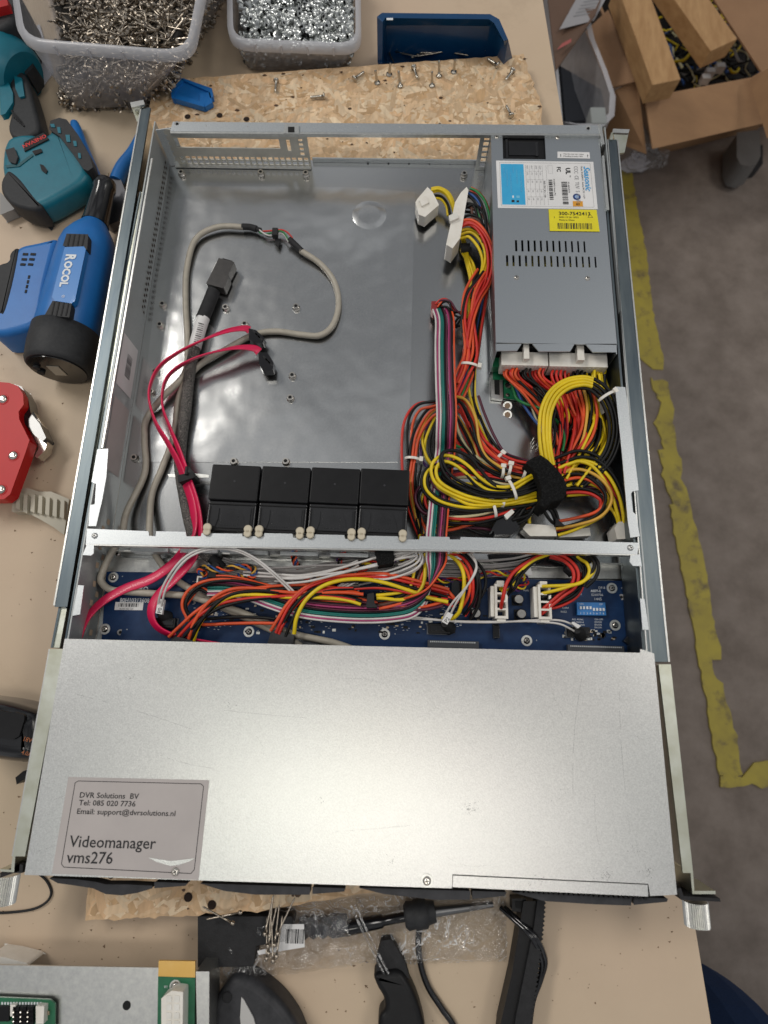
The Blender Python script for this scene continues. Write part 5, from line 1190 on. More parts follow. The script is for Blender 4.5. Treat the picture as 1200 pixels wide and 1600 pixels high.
for i,(x,y,f_,l) in enumerate(loose):
    o = proto if i==0 else proto.copy()
    if i: COL.objects.link(o)
    p=P(x,y,ZO+ (3.2 if f_ else 8)); r=random.Random(i+40)
    o.location=p*S; o.rotation_euler=(R(88 if f_ else r.uniform(165,195)),R(r.uniform(-12,12)),R(r.uniform(0,360)))
    tag(o,'small bright screw '+l,'screw','screws scattered on the strand board')
# drill holes in the board: dark discs laid on the surface
for q in ((294,1402),(331,1414),(293,182),(343,180),(385,186)):
    b=MB(); p=P(*q,ZO+.9); b.lathe(p,p+Vector((0,0,.12)),[(0,3.2),(1,2.8)],mat('dark_hole_disc',(.02,.01,.006),.9),12,caps=True); b.build('drill_hole', bpy.data.objects['chipboard_panel'])
# ------------------------------------------------------------------ tubs
tubm = bpy.data.materials.new('cloudy_polypropylene'); tubm.use_nodes=True; nt=tubm.node_tree; nt.nodes.clear()
om=nt.nodes.new('ShaderNodeOutputMaterial'); mx=nt.nodes.new('ShaderNodeMixShader'); trn=nt.nodes.new('ShaderNodeBsdfTransparent'); pb_=nt.nodes.new('ShaderNodeBsdfPrincipled')
trn.inputs[0].default_value=(.93,.93,.95,1); pb_.inputs['Base Color'].default_value=(.62,.62,.64,1); pb_.inputs['Roughness'].default_value=.28
n_=nt.nodes.new('ShaderNodeTexNoise'); n_.inputs['Scale'].default_value=18; n_.inputs['Detail'].default_value=5; mr=nt.nodes.new('ShaderNodeMapRange'); mr.inputs['To Min'].default_value=.28; mr.inputs['To Max'].default_value=.50
nt.links.new(n_.outputs['Fac'],mr.inputs['Value']); nt.links.new(mr.outputs['Result'],mx.inputs[0]); nt.links.new(trn.outputs[0],mx.inputs[1]); nt.links.new(pb_.outputs[0],mx.inputs[2]); nt.links.new(mx.outputs[0],om.inputs['Surface'])
rimm = bpy.data.materials.new('milky_rim_plastic'); rimm.use_nodes=True; nt=rimm.node_tree; nt.nodes.clear()
om=nt.nodes.new('ShaderNodeOutputMaterial'); mx=nt.nodes.new('ShaderNodeMixShader'); trn=nt.nodes.new('ShaderNodeBsdfTransparent'); pb_=nt.nodes.new('ShaderNodeBsdfPrincipled'); mx.inputs[0].default_value=.62
pb_.inputs['Base Color'].default_value=(.60,.60,.63,1); pb_.inputs['Roughness'].default_value=.25; nt.links.new(trn.outputs[0],mx.inputs[1]); nt.links.new(pb_.outputs[0],mx.inputs[2]); nt.links.new(mx.outputs[0],om.inputs['Surface'])
def roundrect(c,ux,uy,w,h,rad,n=6):
    out=[]
    for (sx,sy,a0) in ((1,1,0),(-1,1,90),(-1,-1,180),(1,-1,270)):
        for i in range(n+1):
            a=R(a0+90*i/n); out.append(c+ux*(sx*(w/2-rad)+math.cos(a)*rad)+uy*(sy*(h/2-rad)+math.sin(a)*rad))
    return out
def cham(c4,f=.16,n=5):
    """rounded quad outline from four corners"""
    out=[]
    for i in range(4):
        p=c4[i]; a=p.lerp(c4[i-1],f); b_=p.lerp(c4[(i+1)%4],f)
        for k in range(n+1):
            t=k/n; out.append(a.lerp(p,t).lerp(p.lerp(b_,t),t))
    return out
def tub(name,label,top,zr,bot,group='clear plastic tubs of hardware'):
    """top, bot: corners near-left, near-right, far-right, far-left (photo points at rim and base level)"""
    T=[P(x,y,zr) for x,y in top]; B=[P(x,y,TB+.6) for x,y in bot]; c=sum(T,Vector())/4
    t=thing(name,label,'tub',(c.x,c.y,TB),group)
    def lev(f): return cham([p.lerp(q,f) for p,q in zip(T,B)])
    def off(pts,dd,dz):
        cc=sum(pts,Vector())/len(pts); return [Vector((p.x+(p.x-cc.x)/max(1,(p-cc).length)*dd,p.y+(p.y-cc.y)/max(1,(p-cc).length)*dd,p.z+dz)) for p in pts]
    L=[off(lev(.02),-4,0),lev(.1),lev(.5),lev(.93),off(lev(1),-5,0)]; n=len(L[0]); vs=[p for l in L for p in l]
    for i,p in enumerate(L[1]): pass
    b=MB(); fs=[(j*n+i,j*n+(i+1)%n,(j+1)*n+(i+1)%n,(j+1)*n+i) for j in range(len(L)-1) for i in range(n)]+[tuple(range((len(L)-1)*n,len(L)*n))]
    b.add(vs,fs,tubm,True); b.build('tub_wall',t)
    o1=off(lev(0),2,0); i1=off(lev(0),-5,0); o2=off(lev(0),2,-9); vs=o1+i1+o2; fs=[]
    for i in range(n): fs+= [(i,(i+1)%n,n+(i+1)%n,n+i),(i,2*n+i,2*n+(i+1)%n,(i+1)%n)]
    b=MB(); b.add(vs,fs,rimm,True); b.build('rim',t)
    for kk in range(1,5):
        p=T[0].lerp(T[1],kk/5); b=MB(); b.box((p.x-.8,p.y-3.4,zr-9),(p.x+.8,p.y-2.2,zr-.3),rimm); b.build('rim_rib',t)
    return t,T,B
t1_,T1,B1 = tub('plastic_tub','large cloudy clear tub heaped with long thin screws',[(32,64),(296,84),(330,-90),(10,-90)],70,[(112,176),(228,172),(400,-60),(60,-60)])
t2_,T2,B2_ = tub('plastic_tub','smaller cloudy clear tub full of short zinc sleeves',[(358,64),(562,72),(560,-80),(356,-80)],26,[(380,113),(549,113),(548,-40),(380,-40)])
def heap(T,B,zr,mesh,name,label,group,cnt,cntst,seed,shape,matd,cat='screw'):
    r=random.Random(seed)
    def at(u,v,z):
        f=(zr-z)/(zr-TB); c4=[p.lerp(q,f) for p,q in zip(T,B)]; p=c4[0].lerp(c4[1],u).lerp(c4[3].lerp(c4[2],u),v); p.z=z; return p
    b=MB(); nx=ny=22; vs=[]
    for j in range(ny+1):
        for i in range(nx+1):
            u=.04+.92*i/nx; v=.04+.92*j/ny; vs.append(at(u,v,shape(u,v)-4+r.uniform(-2.5,2.5)))
    k=(nx+1)
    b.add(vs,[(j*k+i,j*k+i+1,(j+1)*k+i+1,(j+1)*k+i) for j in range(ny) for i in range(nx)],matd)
    src=mesh.data; sv=[v.co/S for v in src.vertices]; sf=[tuple(p.vertices) for p in src.polygons]
    for i in range(cntst):
        q=r.random()
        if q<.5: u,v=r.uniform(.06,.94),r.uniform(.05,.09)
        elif q<.7: u,v=r.uniform(.92,.95),r.uniform(.06,.95)
        else: u,v=r.uniform(.05,.95),r.uniform(.05,.8)
        zt=shape(u,v); z=r.uniform(TB+4,max(TB+5,zt)) if q<.7 else zt-r.uniform(1,5)
        M6=Matrix.Translation(at(u,v,z))@Euler((r.uniform(.9,2.2),r.uniform(-.6,.6),r.uniform(0,6.28) if q>.7 else r.choice((1.57,-1.57))+r.uniform(-.9,.9))).to_matrix().to_4x4()
        b.add([M6@x for x in sv],sf,src.materials[0],False)
    o=b.build(name+'_heap'); tag(o,label+' packed below the top of the heap',cat,kind='stuff')
    for i in range(cnt):
        o = mesh if i==0 else mesh.copy()
        if i: COL.objects.link(o)
        u=r.uniform(.10,.90); v=r.uniform(.08,.62) if r.random()<.85 else r.uniform(.6,.9)
        if shape(u,v)<TB+14 and r.random()<.8: u=r.uniform(.45,.9)
        o.location=at(u,v,shape(u,v)+r.uniform(-1,3))*S
        o.rotation_euler=(r.uniform(.9,2.2),r.uniform(-.6,.6),r.uniform(0,6.28)); tag(o,label,cat,group)
scr = screwmesh(31,1.05,2.2,mat('bronze_screw',(.30,.25,.20),.30,1,(.50,.45,.38),900)).build('long_screw',loc=Vector((0,0,0)))
slv = screwmesh(9,2.5,3.1,mat('bright_zinc',(.50,.52,.52),.3,1,(.70,.72,.70),900),True).build('threaded_sleeve',loc=Vector((0,0,0)))
def sh1(u,v):
    return TB+6+ (34+22*min(1,v*3))*max(0.0,min(1,(u-.16)*2.6+ (0.25 if v<.25 else 0)))*(.94+.06*math.sin(u*9)+.06*math.sin(v*7))
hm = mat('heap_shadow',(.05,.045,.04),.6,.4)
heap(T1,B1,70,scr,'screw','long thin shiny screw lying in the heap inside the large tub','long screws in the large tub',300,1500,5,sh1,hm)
def sh2(u,v): return 12+2*math.sin(u*8+1)+2*math.sin(v*9)
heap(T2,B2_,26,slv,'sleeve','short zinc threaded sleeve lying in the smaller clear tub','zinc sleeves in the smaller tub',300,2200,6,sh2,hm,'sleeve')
# dark card inside the big tub at left
# blue bin
bn = thing('storage_bin','dark blue open plastic storage bin with a few long screws behind the board','bin',P(690,60,TB))
bm_ = mat('bin_blue',(.004,.045,.13),.28,0,(.006,.055,.15),30,coat=.3)
zr=36
outer=[P(590,99,-4),P(589,26,zr),P(597,20,zr),P(766,22,zr),P(780,30,zr),P(794,62,zr-8),P(801,92,-4)]
inner=[P(597,99,-5),P(598,34,zr-1),P(602,28,zr-1),P(764,30,zr-1),P(772,36,zr-1),P(787,64,zr-9),P(792,92,-5)]
base=[P(604,101,TB+2),P(604,85,TB+2),P(608,76,TB+2),P(780,76,TB+2),P(783,80,TB+2),P(788,86,TB+2),P(792,94,TB+2)]
def ring(bm,a,b_,m): 
    n=len(a); bm.add(list(a)+list(b_),[(i,(i+1)%n,n+(i+1)%n,n+i) for i in range(n)],m)
b=MB(); ring(b,outer,inner,bm_); ring(b,inner,base,bm_); b.add(base,[tuple(range(7))],bm_); ob2=[Vector((p.x,p.y,TB+.3)).lerp(Vector((q.x,q.y,TB+.3)),.2) for p,q in zip(outer,base)]; ring(b,outer,ob2,bm_); b.build('bin_shell',bn,bevel=.8)
b=MB(); b.ppx([(604,28),(614,28),(614,31),(604,31)],zr+.4,.4,inkw); b.build('rim_sticker',bn)
for i,(x,y,rx,rz) in enumerate(((617,88,60,20),(624,85,20,0),(632,92,80,60),(641,82,50,35),(652,76,25,-15),(655,90,85,80),(672,92,85,95),(697,86,10,0),(711,91,85,70),(740,83,30,10),(747,82,40,-25),(772,82,75,-50),(664,94,88,100),(610,95,88,20))):
    o=scr.copy(); COL.objects.link(o); o.location=P(x,y-8,-8)*S; o.rotation_euler=(R(180+rx),R(10),R(rz)); tag(o,'long screw resting in the dark blue bin','screw','screws in the blue bin')
# ------------------------------------------------------------------ near edge of the bench
gt = thing('sheet_metal_tray','galvanised sheet metal tray with green boards at the near left corner','metal tray',P(150,1580,TB))
tz=12; b=MB(); b.ppx([(-120,1506),(245,1512),(305,1516),(309,1720),(-120,1720)],tz,1.4,steel_b); b.ppx([(306,1518),(327,1518),(326,1720),(310,1720)],tz+8,26,steel_b); b.build('panel',gt,bevel=.5)
b=MB(); p=P(198,1571,tz+.05); b.lathe(p,p+Vector((0,0,.1)),[(0,2.8),(1,2.8)],grille,18); b.build('round_hole',gt)
b=MB(); b.ppx([(-60,1556),(78,1562),(86,1568),(84,1720),(-60,1720)],tz+4,1.6,green); b.build('circuit_board',gt,bevel=.3)
b=MB()
for k in range(14): b.ppx([(2+k*4.6,1566),(4.5+k*4.6,1566),(4.5+k*4.6,1570),(2+k*4.6,1570)],tz+4.5,.4,inkw)
b.ppx([(-20,1572),(14,1573),(14,1596),(-20,1596)],tz+6,2,blk)
b.ppx([(16,1570),(24,1570),(24,1588),(16,1588)],tz+7,3,nylon)
b.ppx([(56,1572),(69,1573),(68,1600),(56,1600)],tz+9,5,nylon)
for i in range(4):
    for j in range(3): 
        p=P(26+j*11,1576+i*7,tz+6); b.box((p.x-2,p.y-1.5,tz+4),(p.x+2,p.y+1.5,tz+7),blk); b.cyl(Vector((p.x-.8,p.y,tz+7)),Vector((p.x+1.2,p.y+.5,tz+12)),.4,chrome,n=6)
b.ppx([(74,1580),(77,1580),(77,1586),(74,1586)],tz+5,1,brass); b.build('board_components',gt)
b=MB(); b.ppx([(247,1526),(305,1528),(302,1720),(244,1720)],tz+7,1.6,green); b.build('bracket_board',gt,bevel=.3)
b=MB(); b.ppx([(248,1501),(305,1502),(305,1527.5),(247,1525.5)],tz+7,1.6,gold); b.build('gold_contact',gt,bevel=.3)
screw((274,1541),tz+7.1,3.0,gt,ring=4)
b=MB(); b.ppx([(252,1560),(268,1548),(286,1550),(284,1700),(252,1700)],tz+18,11,nylon)
for i in range(4):
    for j in range(2): b.ppx([(262+j*12-2,1556+i*13),(270+j*12-2,1556+i*13),(270+j*12-2,1566+i*13),(262+j*12-2,1566+i*13)],tz+18.5,.6,white)
b.build('eight_way_header',gt,bevel=.8)
b=MB(); b.text('V1',P(256,1544,tz+7.2),2.4,inkw); b.build('board_marking',gt)
b=MB(); b.ppx([(-20,1492),(8,1496),(40,1504),(48,1510),(-20,1512)],2,20,nylon); o=b.build('cloudy_bag',bevel=3); tag(o,'pale translucent bag end behind the galvanised tray','bag')
# black box under the bag
b=MB(); b.ppx([(309,1432),(455,1432),(458,1440),(452,1470),(400,1478),(396,1510),(309,1512)],-2,17,blkm); o=b.build('black_box',bevel=1); tag(o,'flat matt black box under the left end of the zip bag','box')
# T-handle driver: shaft, collar, cord
sd = thing('screwdriver','black screwdriver with a ribbed collar lying under the zip bag','screwdriver',P(640,1440,TB))
b=MB(); b.lathe(P(540,1450,-10),P(635,1432,-10),[(0,5.5),(.6,4.5),(.62,3.4),(1,3.4)],blkg,16); b.build('shaft',sd)
b=MB(); b.lathe(P(632,1432,-9),P(680,1424,-9),[(0,7),(.1,9.5),(.3,9),(.35,10),(.7,10),(.75,8),(1,7)],rubber,18); b.build('collar',sd)
b=MB(); b.lathe(P(680,1424,-9),P(770,1413,-12),[(0,4),(.5,3),(1,2)],mat('tool_steel',(.25,.25,.25),.3,1),12); b.build('blade',sd)
b=MB(); b.lathe(P(468,1449,-12),P(542,1445,-12),[(0,6),(.12,8),(.2,6),(.3,8),(.4,6),(.5,8),(.6,6),(.7,8),(1,7)],dgrey,14); b.build('bit_holder',sd)
b=MB(); b.tube(path([(660,1438,-16),(654,1462,-16.5),(656,1500,-17),(668,1540,-17),(690,1575,-17),(712,1610,-17),(730,1680,-17)],10),2.3,blkg,8); tag(b.build('cord'),'black cord running down the bench from under the zip bag','cord')
for dx,l in ((0,'outer of the two black cords bulging around the jagged black bar'),(6,'inner of the two black cords bulging around the jagged black bar')):
    b=MB(); b.tube(path([(782+dx,1418,-14),(806+dx,1440,-6),(832+dx,1466,0),(846+dx,1500,-8),(843+dx*.4,1530,-14),(832,1570,-17),(824,1640,-17)],10),1.9,blkg,8); tag(b.build('cord'),l,'cord',None)
# saw handle
sh = thing('saw_handle','curved black plastic tool handle with finger grooves at the near edge','handle',P(620,1570,TB))
b=MB(); b.pillow([(582,1524),(600,1519),(625,1516),(640,1536),(655,1570),(668,1620),(660,1700),(600,1700),(590,1610),(592,1588),(602,1578),(600,1560),(590,1545)],-2,17,blk,rad=4); b.build('grip',sh)
b=MB(); b.ppx([(596,1470),(612,1468),(632,1502),(640,1530),(626,1520),(600,1519),(588,1522),(588,1500)],-6,10,blkm); b.build('frame',sh,bevel=2)
# triangular tool
tt = thing('triangular_tool','black triangular plastic tool with a pale triangular window','hand tool',P(400,1570,TB))
b=MB(); b.pillow([(328,1578),(344,1548),(360,1527),(378,1524),(404,1536),(440,1566),(470,1610),(500,1720),(330,1720)],2,21,dgrey,rad=6); b.build('body',tt)
b=MB(); b.ppx([(377,1558),(381,1562),(396,1590),(404,1620),(378,1620),(375,1590)],3,1,mat('window_highlight',(.55,.54,.52),.3,.4)); b.build('window',tt)  # pale patch paints the white highlight in the triangular hole
b=MB(); p=P(355,1558,2.2); b.lathe(p,p+Vector((0,0,.6)),[(0,3.6),(1,3.0)],blkm,14); b.build('pivot_hole',tt)
# jagged black bar
jb = thing('hacksaw_frame','long black bar tool with a jagged ribbed edge lying to the bench edge','hand tool',P(820,1500,TB))
b=MB(); b.ppx([(818,1408),(838,1408),(830,1470),(812,1560),(804,1720),(770,1720),(782,1600),(800,1520),(810,1460)],-4,15,blk); b.build('bar',jb,bevel=2,seg=3)
b=MB(); pts=[]; 
for k in range(34):
    t=k/33; x=lerp(850,822,t**1.3); y=lerp(1408,1640,t); pts+= [(x,y),(x+3.5,y+3)]
b.ppx([(840,1406)]+pts+[(800,1645),(806,1590),(822,1510),(834,1450)],-1,14,blkm); b.build('ribbed_edge',jb,bevel=.6)
b=MB(); b.ppx([(800,1404),(822,1404),(824,1426),(800,1424)],-6,9,blk); b.ppx([(805,1408),(817,1409),(817,1420),(806,1419)],-5.5,.5,grille); b.build('loop',jb,bevel=1.5)
# zip bag
bagm = bpy.data.materials.new('clear_film'); bagm.use_nodes=True; nt=bagm.node_tree; nt.nodes.clear(); N_=nt.nodes.new; L_=nt.links.new
om=N_('ShaderNodeOutputMaterial'); mx=N_('ShaderNodeMixShader'); trn=N_('ShaderNodeBsdfTransparent'); gl=N_('ShaderNodeBsdfGlossy'); gl.inputs['Roughness'].default_value=.10; gl.inputs['Color'].default_value=(1,1,1,1)
trn.inputs[0].default_value=(.93,.925,.92,1)
tc=N_('ShaderNodeTexCoord'); n1=N_('ShaderNodeTexNoise'); n1.inputs['Scale'].default_value=70; n1.inputs['Detail'].default_value=5; n1.inputs['Distortion'].default_value=1.5
L_(tc.outputs['Object'],n1.inputs['Vector']); bp=N_('ShaderNodeBump'); bp.inputs['Strength'].default_value=1; bp.inputs['Distance'].default_value=.016
L_(n1.outputs['Fac'],bp.inputs['Height']); L_(bp.outputs['Normal'],gl.inputs['Normal']); mx.inputs[0].default_value=.20
L_(trn.outputs[0],mx.inputs[1]); L_(gl.outputs[0],mx.inputs[2])
# noise ridges mixed to white: glints painted into the film's colour
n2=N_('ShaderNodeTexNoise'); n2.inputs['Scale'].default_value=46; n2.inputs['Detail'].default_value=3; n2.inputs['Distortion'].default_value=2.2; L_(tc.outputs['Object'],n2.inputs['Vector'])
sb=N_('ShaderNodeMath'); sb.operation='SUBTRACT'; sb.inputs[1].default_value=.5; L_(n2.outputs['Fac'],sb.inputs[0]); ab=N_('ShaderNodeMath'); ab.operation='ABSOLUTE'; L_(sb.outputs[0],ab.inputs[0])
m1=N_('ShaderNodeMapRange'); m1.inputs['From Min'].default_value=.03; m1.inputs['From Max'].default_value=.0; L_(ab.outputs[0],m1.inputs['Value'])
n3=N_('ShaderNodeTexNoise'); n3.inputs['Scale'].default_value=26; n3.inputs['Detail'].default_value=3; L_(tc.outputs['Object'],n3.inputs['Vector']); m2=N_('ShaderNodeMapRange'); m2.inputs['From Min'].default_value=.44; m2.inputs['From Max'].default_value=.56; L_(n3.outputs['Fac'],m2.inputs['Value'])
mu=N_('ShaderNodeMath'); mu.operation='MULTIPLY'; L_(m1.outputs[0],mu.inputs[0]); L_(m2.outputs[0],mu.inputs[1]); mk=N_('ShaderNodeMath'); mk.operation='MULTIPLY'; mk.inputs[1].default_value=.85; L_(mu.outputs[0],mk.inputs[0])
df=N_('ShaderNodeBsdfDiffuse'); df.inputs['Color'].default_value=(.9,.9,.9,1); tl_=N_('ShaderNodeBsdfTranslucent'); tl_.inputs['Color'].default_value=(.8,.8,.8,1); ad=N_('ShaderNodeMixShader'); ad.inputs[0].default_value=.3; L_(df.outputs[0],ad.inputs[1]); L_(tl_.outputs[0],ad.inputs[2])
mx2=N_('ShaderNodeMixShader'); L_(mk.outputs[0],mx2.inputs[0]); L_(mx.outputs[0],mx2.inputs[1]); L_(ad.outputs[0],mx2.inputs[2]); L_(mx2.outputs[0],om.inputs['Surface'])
bg = thing('zip_bag','crinkled clear zip bag with screws and a barcode tag in front of the server','bag',P(560,1470,TB))
def film_patch(A,B,C,D,nx,ny,h,seed,name):
    r=random.Random(seed); ph=[(r.uniform(.5,4),r.uniform(.5,4),r.uniform(0,6.3),r.uniform(.3,1)) for _ in range(9)]
    b=MB(); vs=[]
    for j in range(ny+1):
        for i in range(nx+1):
            u=i/nx; v=j/ny; q=(P(*A,-4).lerp(P(*B,-4),u)).lerp(P(*D,-4).lerp(P(*C,-4),u),v); e=min(1,6*min(u,1-u,v,1-v)+.1)
            z=TB+2+e*(h+sum(a*math.sin(x*u*9+y*v*7+p) for x,y,p,a in ph)*1.3+r.uniform(-.5,.5)); vs.append(Vector((q.x+r.uniform(-.6,.6),q.y+r.uniform(-.6,.6),z)))
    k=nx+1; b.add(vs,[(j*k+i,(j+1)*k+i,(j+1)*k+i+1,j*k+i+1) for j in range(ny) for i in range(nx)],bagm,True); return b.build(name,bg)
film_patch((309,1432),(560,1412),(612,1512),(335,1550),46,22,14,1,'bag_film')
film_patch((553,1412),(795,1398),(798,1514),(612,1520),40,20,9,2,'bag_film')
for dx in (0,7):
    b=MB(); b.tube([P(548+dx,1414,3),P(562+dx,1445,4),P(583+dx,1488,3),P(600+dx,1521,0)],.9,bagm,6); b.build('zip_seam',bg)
b=MB(); A,B_,C_,D_=P(402,1482,-1),P(442,1442,-1),P(476,1444,-1),P(474,1482,-1); b.prism([P(440,1444,-2),P(475,1444,-2),P(476,1480,-2),P(404,1492,-2),(P(402,1486,-2)),P(434,1478,-2)],-2.4,-2,paper)
b.bars(P(446,1474,-2),13,9,ink,(1,.02,0),(0,1,0),seed=8); b.text('P/N 2',P(450,1456,-2),2.6,ink); o=b.build('barcode_tag'); tag(o,'white barcode tag inside the clear zip bag','tag')
for i in range(11):
    r=random.Random(i*3+1); o=scr.copy(); COL.objects.link(o)
    if i<9: px,py=r.uniform(412,448),r.uniform(1425,1475); a=R(-8+r.uniform(-18,22))
    else: px,py=r.uniform(340,430),r.uniform(1425,1470); a=r.uniform(0,3)
    o.location=P(px,py,3+i*.3)*S; o.rotation_euler=(R(88),0,a); o.scale=(.7,.7,.85); tag(o,'long thin screw inside the clear zip bag','screw','screws in the zip bag')
# ------------------------------------------------------------------ on the floor
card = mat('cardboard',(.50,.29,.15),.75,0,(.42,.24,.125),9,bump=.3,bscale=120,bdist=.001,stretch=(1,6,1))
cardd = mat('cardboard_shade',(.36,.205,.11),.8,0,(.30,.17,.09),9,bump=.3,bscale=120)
wood = mat('pine_wood',(.52,.31,.14),.6,0,(.40,.22,.09),12,bump=.3,bscale=80,stretch=(6,1,6),contrast=(.35,.65))
def fpoly(b,pts,m): # polygon through photo points each with its own height
    b.add([P(x,y,z) for x,y,z in pts],[tuple(range(len(pts)))],m)
bx = thing('cardboard_box','large open cardboard box full of tangled cables on the floor behind the server','box',P(1110,120,FLOOR))
HT=-560
b=MB()
def slab(pts,m,t=5):
    A=[P(x,y,z) for x,y,z in pts]; nrm=(A[1]-A[0]).cross(A[2]-A[0]).normalized()*t; n=len(A)
    b.add(A+[p-nrm for p in A],[tuple(range(n)),tuple(reversed(range(n,2*n)))]+[(i,n+i,n+(i+1)%n,(i+1)%n) for i in range(n)],m)
slab([(1006,152,HT),(1190,118,HT),(1184,200,FLOOR),(1032,238,FLOOR)],card); b.build('front_panel',bx)
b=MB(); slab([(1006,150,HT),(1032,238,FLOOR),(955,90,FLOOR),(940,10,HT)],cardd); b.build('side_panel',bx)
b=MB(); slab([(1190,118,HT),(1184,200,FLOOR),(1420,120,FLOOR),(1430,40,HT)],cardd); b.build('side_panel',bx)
b=MB(); slab([(1006,152,HT),(1190,118,HT),(1200,190,HT-80),(1018,232,HT-90)],card); b.build('front_flap',bx)
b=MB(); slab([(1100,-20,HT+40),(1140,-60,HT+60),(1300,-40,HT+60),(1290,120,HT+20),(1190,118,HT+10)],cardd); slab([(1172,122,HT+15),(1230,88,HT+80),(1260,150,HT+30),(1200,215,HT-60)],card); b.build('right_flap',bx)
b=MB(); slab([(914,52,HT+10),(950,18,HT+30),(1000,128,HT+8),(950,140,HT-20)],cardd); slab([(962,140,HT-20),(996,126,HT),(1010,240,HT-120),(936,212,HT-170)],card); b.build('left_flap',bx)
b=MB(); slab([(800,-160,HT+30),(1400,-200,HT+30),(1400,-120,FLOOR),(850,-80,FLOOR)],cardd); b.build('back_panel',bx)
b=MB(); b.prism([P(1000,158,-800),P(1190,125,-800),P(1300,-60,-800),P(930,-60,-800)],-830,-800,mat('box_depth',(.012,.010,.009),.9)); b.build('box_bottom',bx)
# cables in the box
ct=MB(); r=random.Random(77); cm=[blk,blk,blk,blkm,WM['k'],WM['k'],WM['y'],WM['e'],WM['b'],WM['c']]
for i in range(200):
    c=P(r.uniform(1020,1185),r.uniform(-20,148),-700); pts=[]
    q=Vector((c.x,c.y,-760+r.uniform(0,130)))
    d_=Vector((r.uniform(-1,1),r.uniform(-1,1),0)).normalized()
    for k in range(6):
        pts.append(q.copy()); d_=(Matrix.Rotation(r.uniform(-1,1),3,'Z')@d_); q+=d_*r.uniform(12,26)+Vector((0,0,r.uniform(-8,8)))
    ct.tube(spline(pts,4),r.uniform(1.5,4),r.choice(cm),6)
for q in ((1112,108),(1128,100),(1105,118)): 
    p=P(*q,-620); ct.box((p.x-10,p.y-6,-640),(p.x+10,p.y+8,-622),WM['w'])
tag(ct.build('cable_tangle'),'tangle of black and coloured cables filling the open cardboard box','cables',kind='stuff')
def beam(name,label,a,b_,w,h,zt,seed=0):
    A=P(*a,zt); B=P(*b_,zt+30); d_=(B-A); L=d_.length; d_.normalize(); s_=Vector((0,0,1)).cross(d_).normalized(); u_=d_.cross(s_)
    M7=Matrix.Translation(A)@Matrix(((d_.x,s_.x,u_.x,0),(d_.y,s_.y,u_.y,0),(d_.z,s_.z,u_.z,0),(0,0,0,1)))
    b=MB(); b.box((0,-w/2,-h),(L,w/2,0),wood,M7); o=b.build(name,bevel=2); tag(o,label,'timber'); return o
beam('timber_block','light timber block leaning on the left side of the open cardboard box',(1042,128),(985,-30),64,50,HT+60)
beam('timber_block','orange timber block leaning into the right side of the open cardboard box',(1132,70),(1040,-60),72,44,HT+60)
# clear crate with flaps beside the bench
cr = thing('clear_crate','translucent crate with rounded corner between the bench and the cardboard box','crate',P(920,130,FLOOR))
b=MB(); cz=-480; pts=[(860,-40),(905,-30),(925,60),(945,110),(958,150),(956,180),(940,196),(905,196),(880,190)]
A_=[P(x,y,cz) for x,y in pts]; B2=[Vector((p.x-6,p.y+8,FLOOR+5)) for p in A_]; n=len(A_)
b.add(A_+B2,[(i,(i+1)%n,n+(i+1)%n,n+i) for i in range(n)],tubm,True); b.build('crate_wall',cr)
b=MB(); A2=[P(x+4,y+1,cz+6) for x,y in pts]; A3=[P(x-5,y-3,cz+6) for x,y in pts]; b.add(A2+A3,[(i,(i+1)%n,n+(i+1)%n,n+i) for i in range(n)],rimm,True); b.build('rim',cr)
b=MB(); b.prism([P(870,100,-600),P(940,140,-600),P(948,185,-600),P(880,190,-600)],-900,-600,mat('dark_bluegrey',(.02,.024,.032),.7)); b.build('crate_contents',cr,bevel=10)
b=MB(); b.box((P(935,178,cz+8).x-16,P(935,178,cz+8).y-24,cz-20),(P(935,178,cz+8).x+16,P(935,178,cz+8).y+18,cz+9),mat('grey_white_plastic',(.32,.34,.33),.5)); b.build('clip',cr,bevel=3)
b=MB(); 
slab([(852,-30,-440),(950,-30,-440),(930,25,-430),(868,112,-450)],mat('brown_card',(.15,.085,.055),.6,0,(.12,.07,.045),6),4); o=b.build('card_flap'); tag(o,'dark brown card sheet with a shipping paper on top of the clear crate','card')
b=MB(); b.add([P(x,y,-432) for x,y in ((905,-10),(952,-12),(928,32),(874,46))],[(0,1,2,3)],mat('grey_paper',(.34,.33,.34),.6)); 
b.add([P(x,y,-431) for x,y in ((878,68),(893,60),(892,66),(870,78))],[(0,1,2,3)],mat('pink_mark',(.40,.10,.09),.6))
for k in range(5): b.add([P(x,y+k*5.5,-431) for x,y in ((912+k*-4,2),(938-k*4,-2),(938-k*4,-1),(912-k*4,3.4))],[(0,1,2,3)],inkg)
o=b.build('shipping_paper'); tag(o,'grey shipping paper lying on the dark brown card sheet','paper')
# grey rounded foot
ft = thing('stand_foot','grey rounded plastic foot of a stand beside the cardboard box','foot',P(1170,240,FLOOR))
gp=mat('grey_foot',(.17,.165,.16),.45,0,(.14,.135,.13),20)
b=MB(); b.ppx([(1150,205),(1188,200),(1190,244),(1184,256),(1170,262),(1156,258),(1150,246)],FLOOR+90,70,gp,inset=.06); b.build('foot_cover',ft,bevel=16,seg=4)
b=MB(); b.ppx([(1146,230),(1192,226),(1192,256),(1182,268),(1166,272),(1152,266),(1146,252)],FLOOR+22,20,rubber); b.build('rubber_base',ft,bevel=6,seg=3)
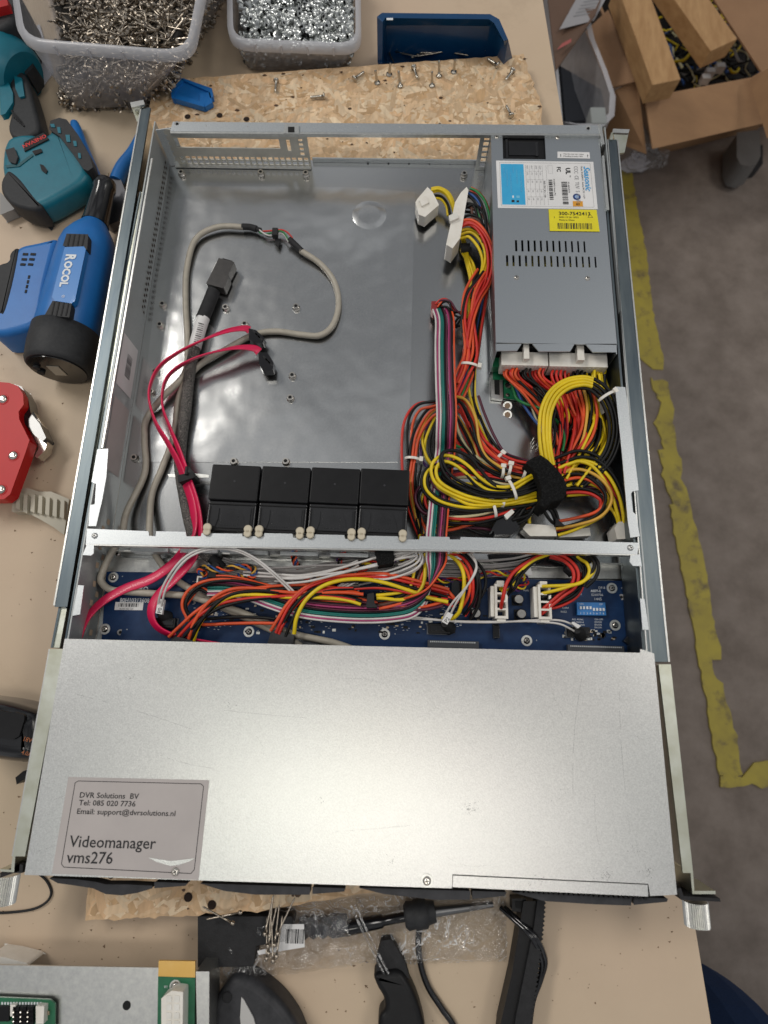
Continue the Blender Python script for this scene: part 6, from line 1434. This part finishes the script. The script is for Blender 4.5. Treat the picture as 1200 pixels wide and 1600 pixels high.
# crumpled clear wrap
wr = MB(); r=random.Random(4)
def blob(cx,cy,w,h,z,m):
    vs=[]; n1,n2=9,12
    c=P(cx,cy,FLOOR)
    for j in range(n1+1):
        for i in range(n2):
            th=math.pi*.5*j/n1; a=2*math.pi*i/n2; q=r.uniform(.75,1.2)
            vs.append(Vector((c.x+math.cos(a)*math.cos(th)*w*q,c.y+math.sin(a)*math.cos(th)*h*q,FLOOR+4+math.sin(th)*z*q)))
    wr.add(vs,[(j*n2+i,j*n2+(i+1)%n2,(j+1)*n2+(i+1)%n2,(j+1)*n2+i) for j in range(n1) for i in range(n2)],m)
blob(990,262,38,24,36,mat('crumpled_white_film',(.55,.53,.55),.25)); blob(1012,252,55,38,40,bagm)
tag(wr.build('crumpled_wrap'),'crumpled white and clear plastic wrap on the floor at the end of the yellow line','plastic wrap')
# ------------------------------------------------------------------ person in jeans at the near right
jean = mat('denim',(.008,.022,.065),.85,0,(.014,.034,.09),500,bump=.5,bscale=900,bdist=.0006,spec=.2)
kn=P(1148,1650,-330)
def skin(name,verts,edges,rads,m,parent):
    me=bpy.data.meshes.new(name); loc=Vector(parent['_o']); me.from_pydata([tuple((Vector(v)-loc)*S) for v in verts],edges,[]); me.update(); me.materials.append(m)
    o=bpy.data.objects.new(name,me); COL.objects.link(o); o.parent=parent; sk=o.modifiers.new('skin','SKIN')
    for v,rd in zip(me.skin_vertices[0].data,rads): v.radius=(rd*S,rd*S)
    me.skin_vertices[0].data[0].use_root=True; o.modifiers.new('sub','SUBSURF').render_levels=2; o.modifiers['sub'].levels=2
    for p in me.polygons: p.use_smooth=True
    return o
pe = thing('person','person in dark blue jeans standing close to the near right corner of the bench','person',(kn.x,kn.y-80,FLOOR))
hip=Vector((kn.x+40,kn.y-190,-10)); 
vs=[hip+Vector((-10,0,60)),hip+Vector((-90,0,-20)),hip+Vector((90,0,-20)),kn+Vector((-10,-20,60)),kn+Vector((0,-5,-60)),kn+Vector((0,-40,-330)),Vector((kn.x,kn.y-45,FLOOR+70)),
    hip+Vector((120,-10,-250)),hip+Vector((130,20,-480)),hip+Vector((130,-20,-700)),Vector((hip.x+130,hip.y-30,FLOOR+70))]
sk=skin('jeans',vs,[(0,1),(0,2),(1,3),(3,4),(4,5),(5,6),(2,7),(7,8),(8,9),(9,10)],[130,105,105,86,74,60,52,92,72,60,52],jean,pe)
shoe=mat('shoe_leather',(.02,.018,.016),.6)
for c in (Vector((kn.x,kn.y-45,0)),Vector((hip.x+130,hip.y-30,0))):
    b=MB(); b.prism([Vector((c.x+x,c.y+y,0)) for x,y in ((-42,-70),(42,-70),(50,20),(48,120),(20,165),(-20,165),(-46,120),(-48,20))],FLOOR+1,FLOOR+75,shoe,inset=.16); b.build('shoe',pe,bevel=18,seg=4)

# ------------------------------------------------------------------ camera, light, world
cd=bpy.data.cameras.new('camera'); co=bpy.data.objects.new('camera',cd); COL.objects.link(co); scene.camera=co
co.location=CAM*S; co.rotation_euler=ROT; cd.sensor_fit='HORIZONTAL'; cd.sensor_width=36; cd.lens=36*FPX/1200; cd.clip_start=.01; cd.clip_end=50; cd.dof.use_dof=True; cd.dof.focus_distance=.52; cd.dof.aperture_fstop=10
def area(name,loc,tgt,sx,sy,e,col):
    l=bpy.data.lights.new(name,'AREA'); l.shape='RECTANGLE'; l.size=sx; l.size_y=sy; l.energy=e; l.color=col
    o=bpy.data.objects.new(name,l); COL.objects.link(o); o.location=Vector(loc); o.rotation_euler=(Vector(tgt)-Vector(loc)).to_track_quat('-Z','Y').to_euler(); return o
area('ceiling_or_fill_lamp',(1.95,.9,2.5),(0,.3,0),1.2,.6,LFILL,(1,.96,.90))  # added fill lamp, placed so its reflection misses the metal
area('ceiling_or_fill_lamp',(-.05,-.46,2.5),(0,.1,0),1.5,.4,LA,(1,.955,.88))
area('ceiling_or_fill_lamp',(-1.9,1.5,2.5),(0,.3,0),1.4,.4,LB,(1,.96,.90))
w=bpy.data.worlds.new('World'); scene.world=w; w.use_nodes=True; nt=w.node_tree; bgd=nt.nodes['Background']
tc=nt.nodes.new('ShaderNodeTexCoord'); n1=nt.nodes.new('ShaderNodeTexNoise'); n1.inputs['Scale'].default_value=4.2; n1.inputs['Detail'].default_value=1.5
cr_=nt.nodes.new('ShaderNodeValToRGB'); cr_.color_ramp.elements[0].position=.42; cr_.color_ramp.elements[0].color=(.205,.212,.224,1); cr_.color_ramp.elements[1].position=.60; cr_.color_ramp.elements[1].color=(.54,.55,.565,1)
nt.links.new(tc.outputs['Generated'],n1.inputs['Vector']); nt.links.new(n1.outputs['Fac'],cr_.inputs['Fac']); nt.links.new(cr_.outputs['Color'],bgd.inputs['Color']); bgd.inputs['Strength'].default_value=WS
scene.view_settings.view_transform='Standard'; scene.view_settings.look='None'; scene.view_settings.exposure=0
scene.cycles.max_bounces=8; scene.cycles.transparent_max_bounces=16; scene.cycles.caustics_reflective=False; scene.cycles.caustics_refractive=False
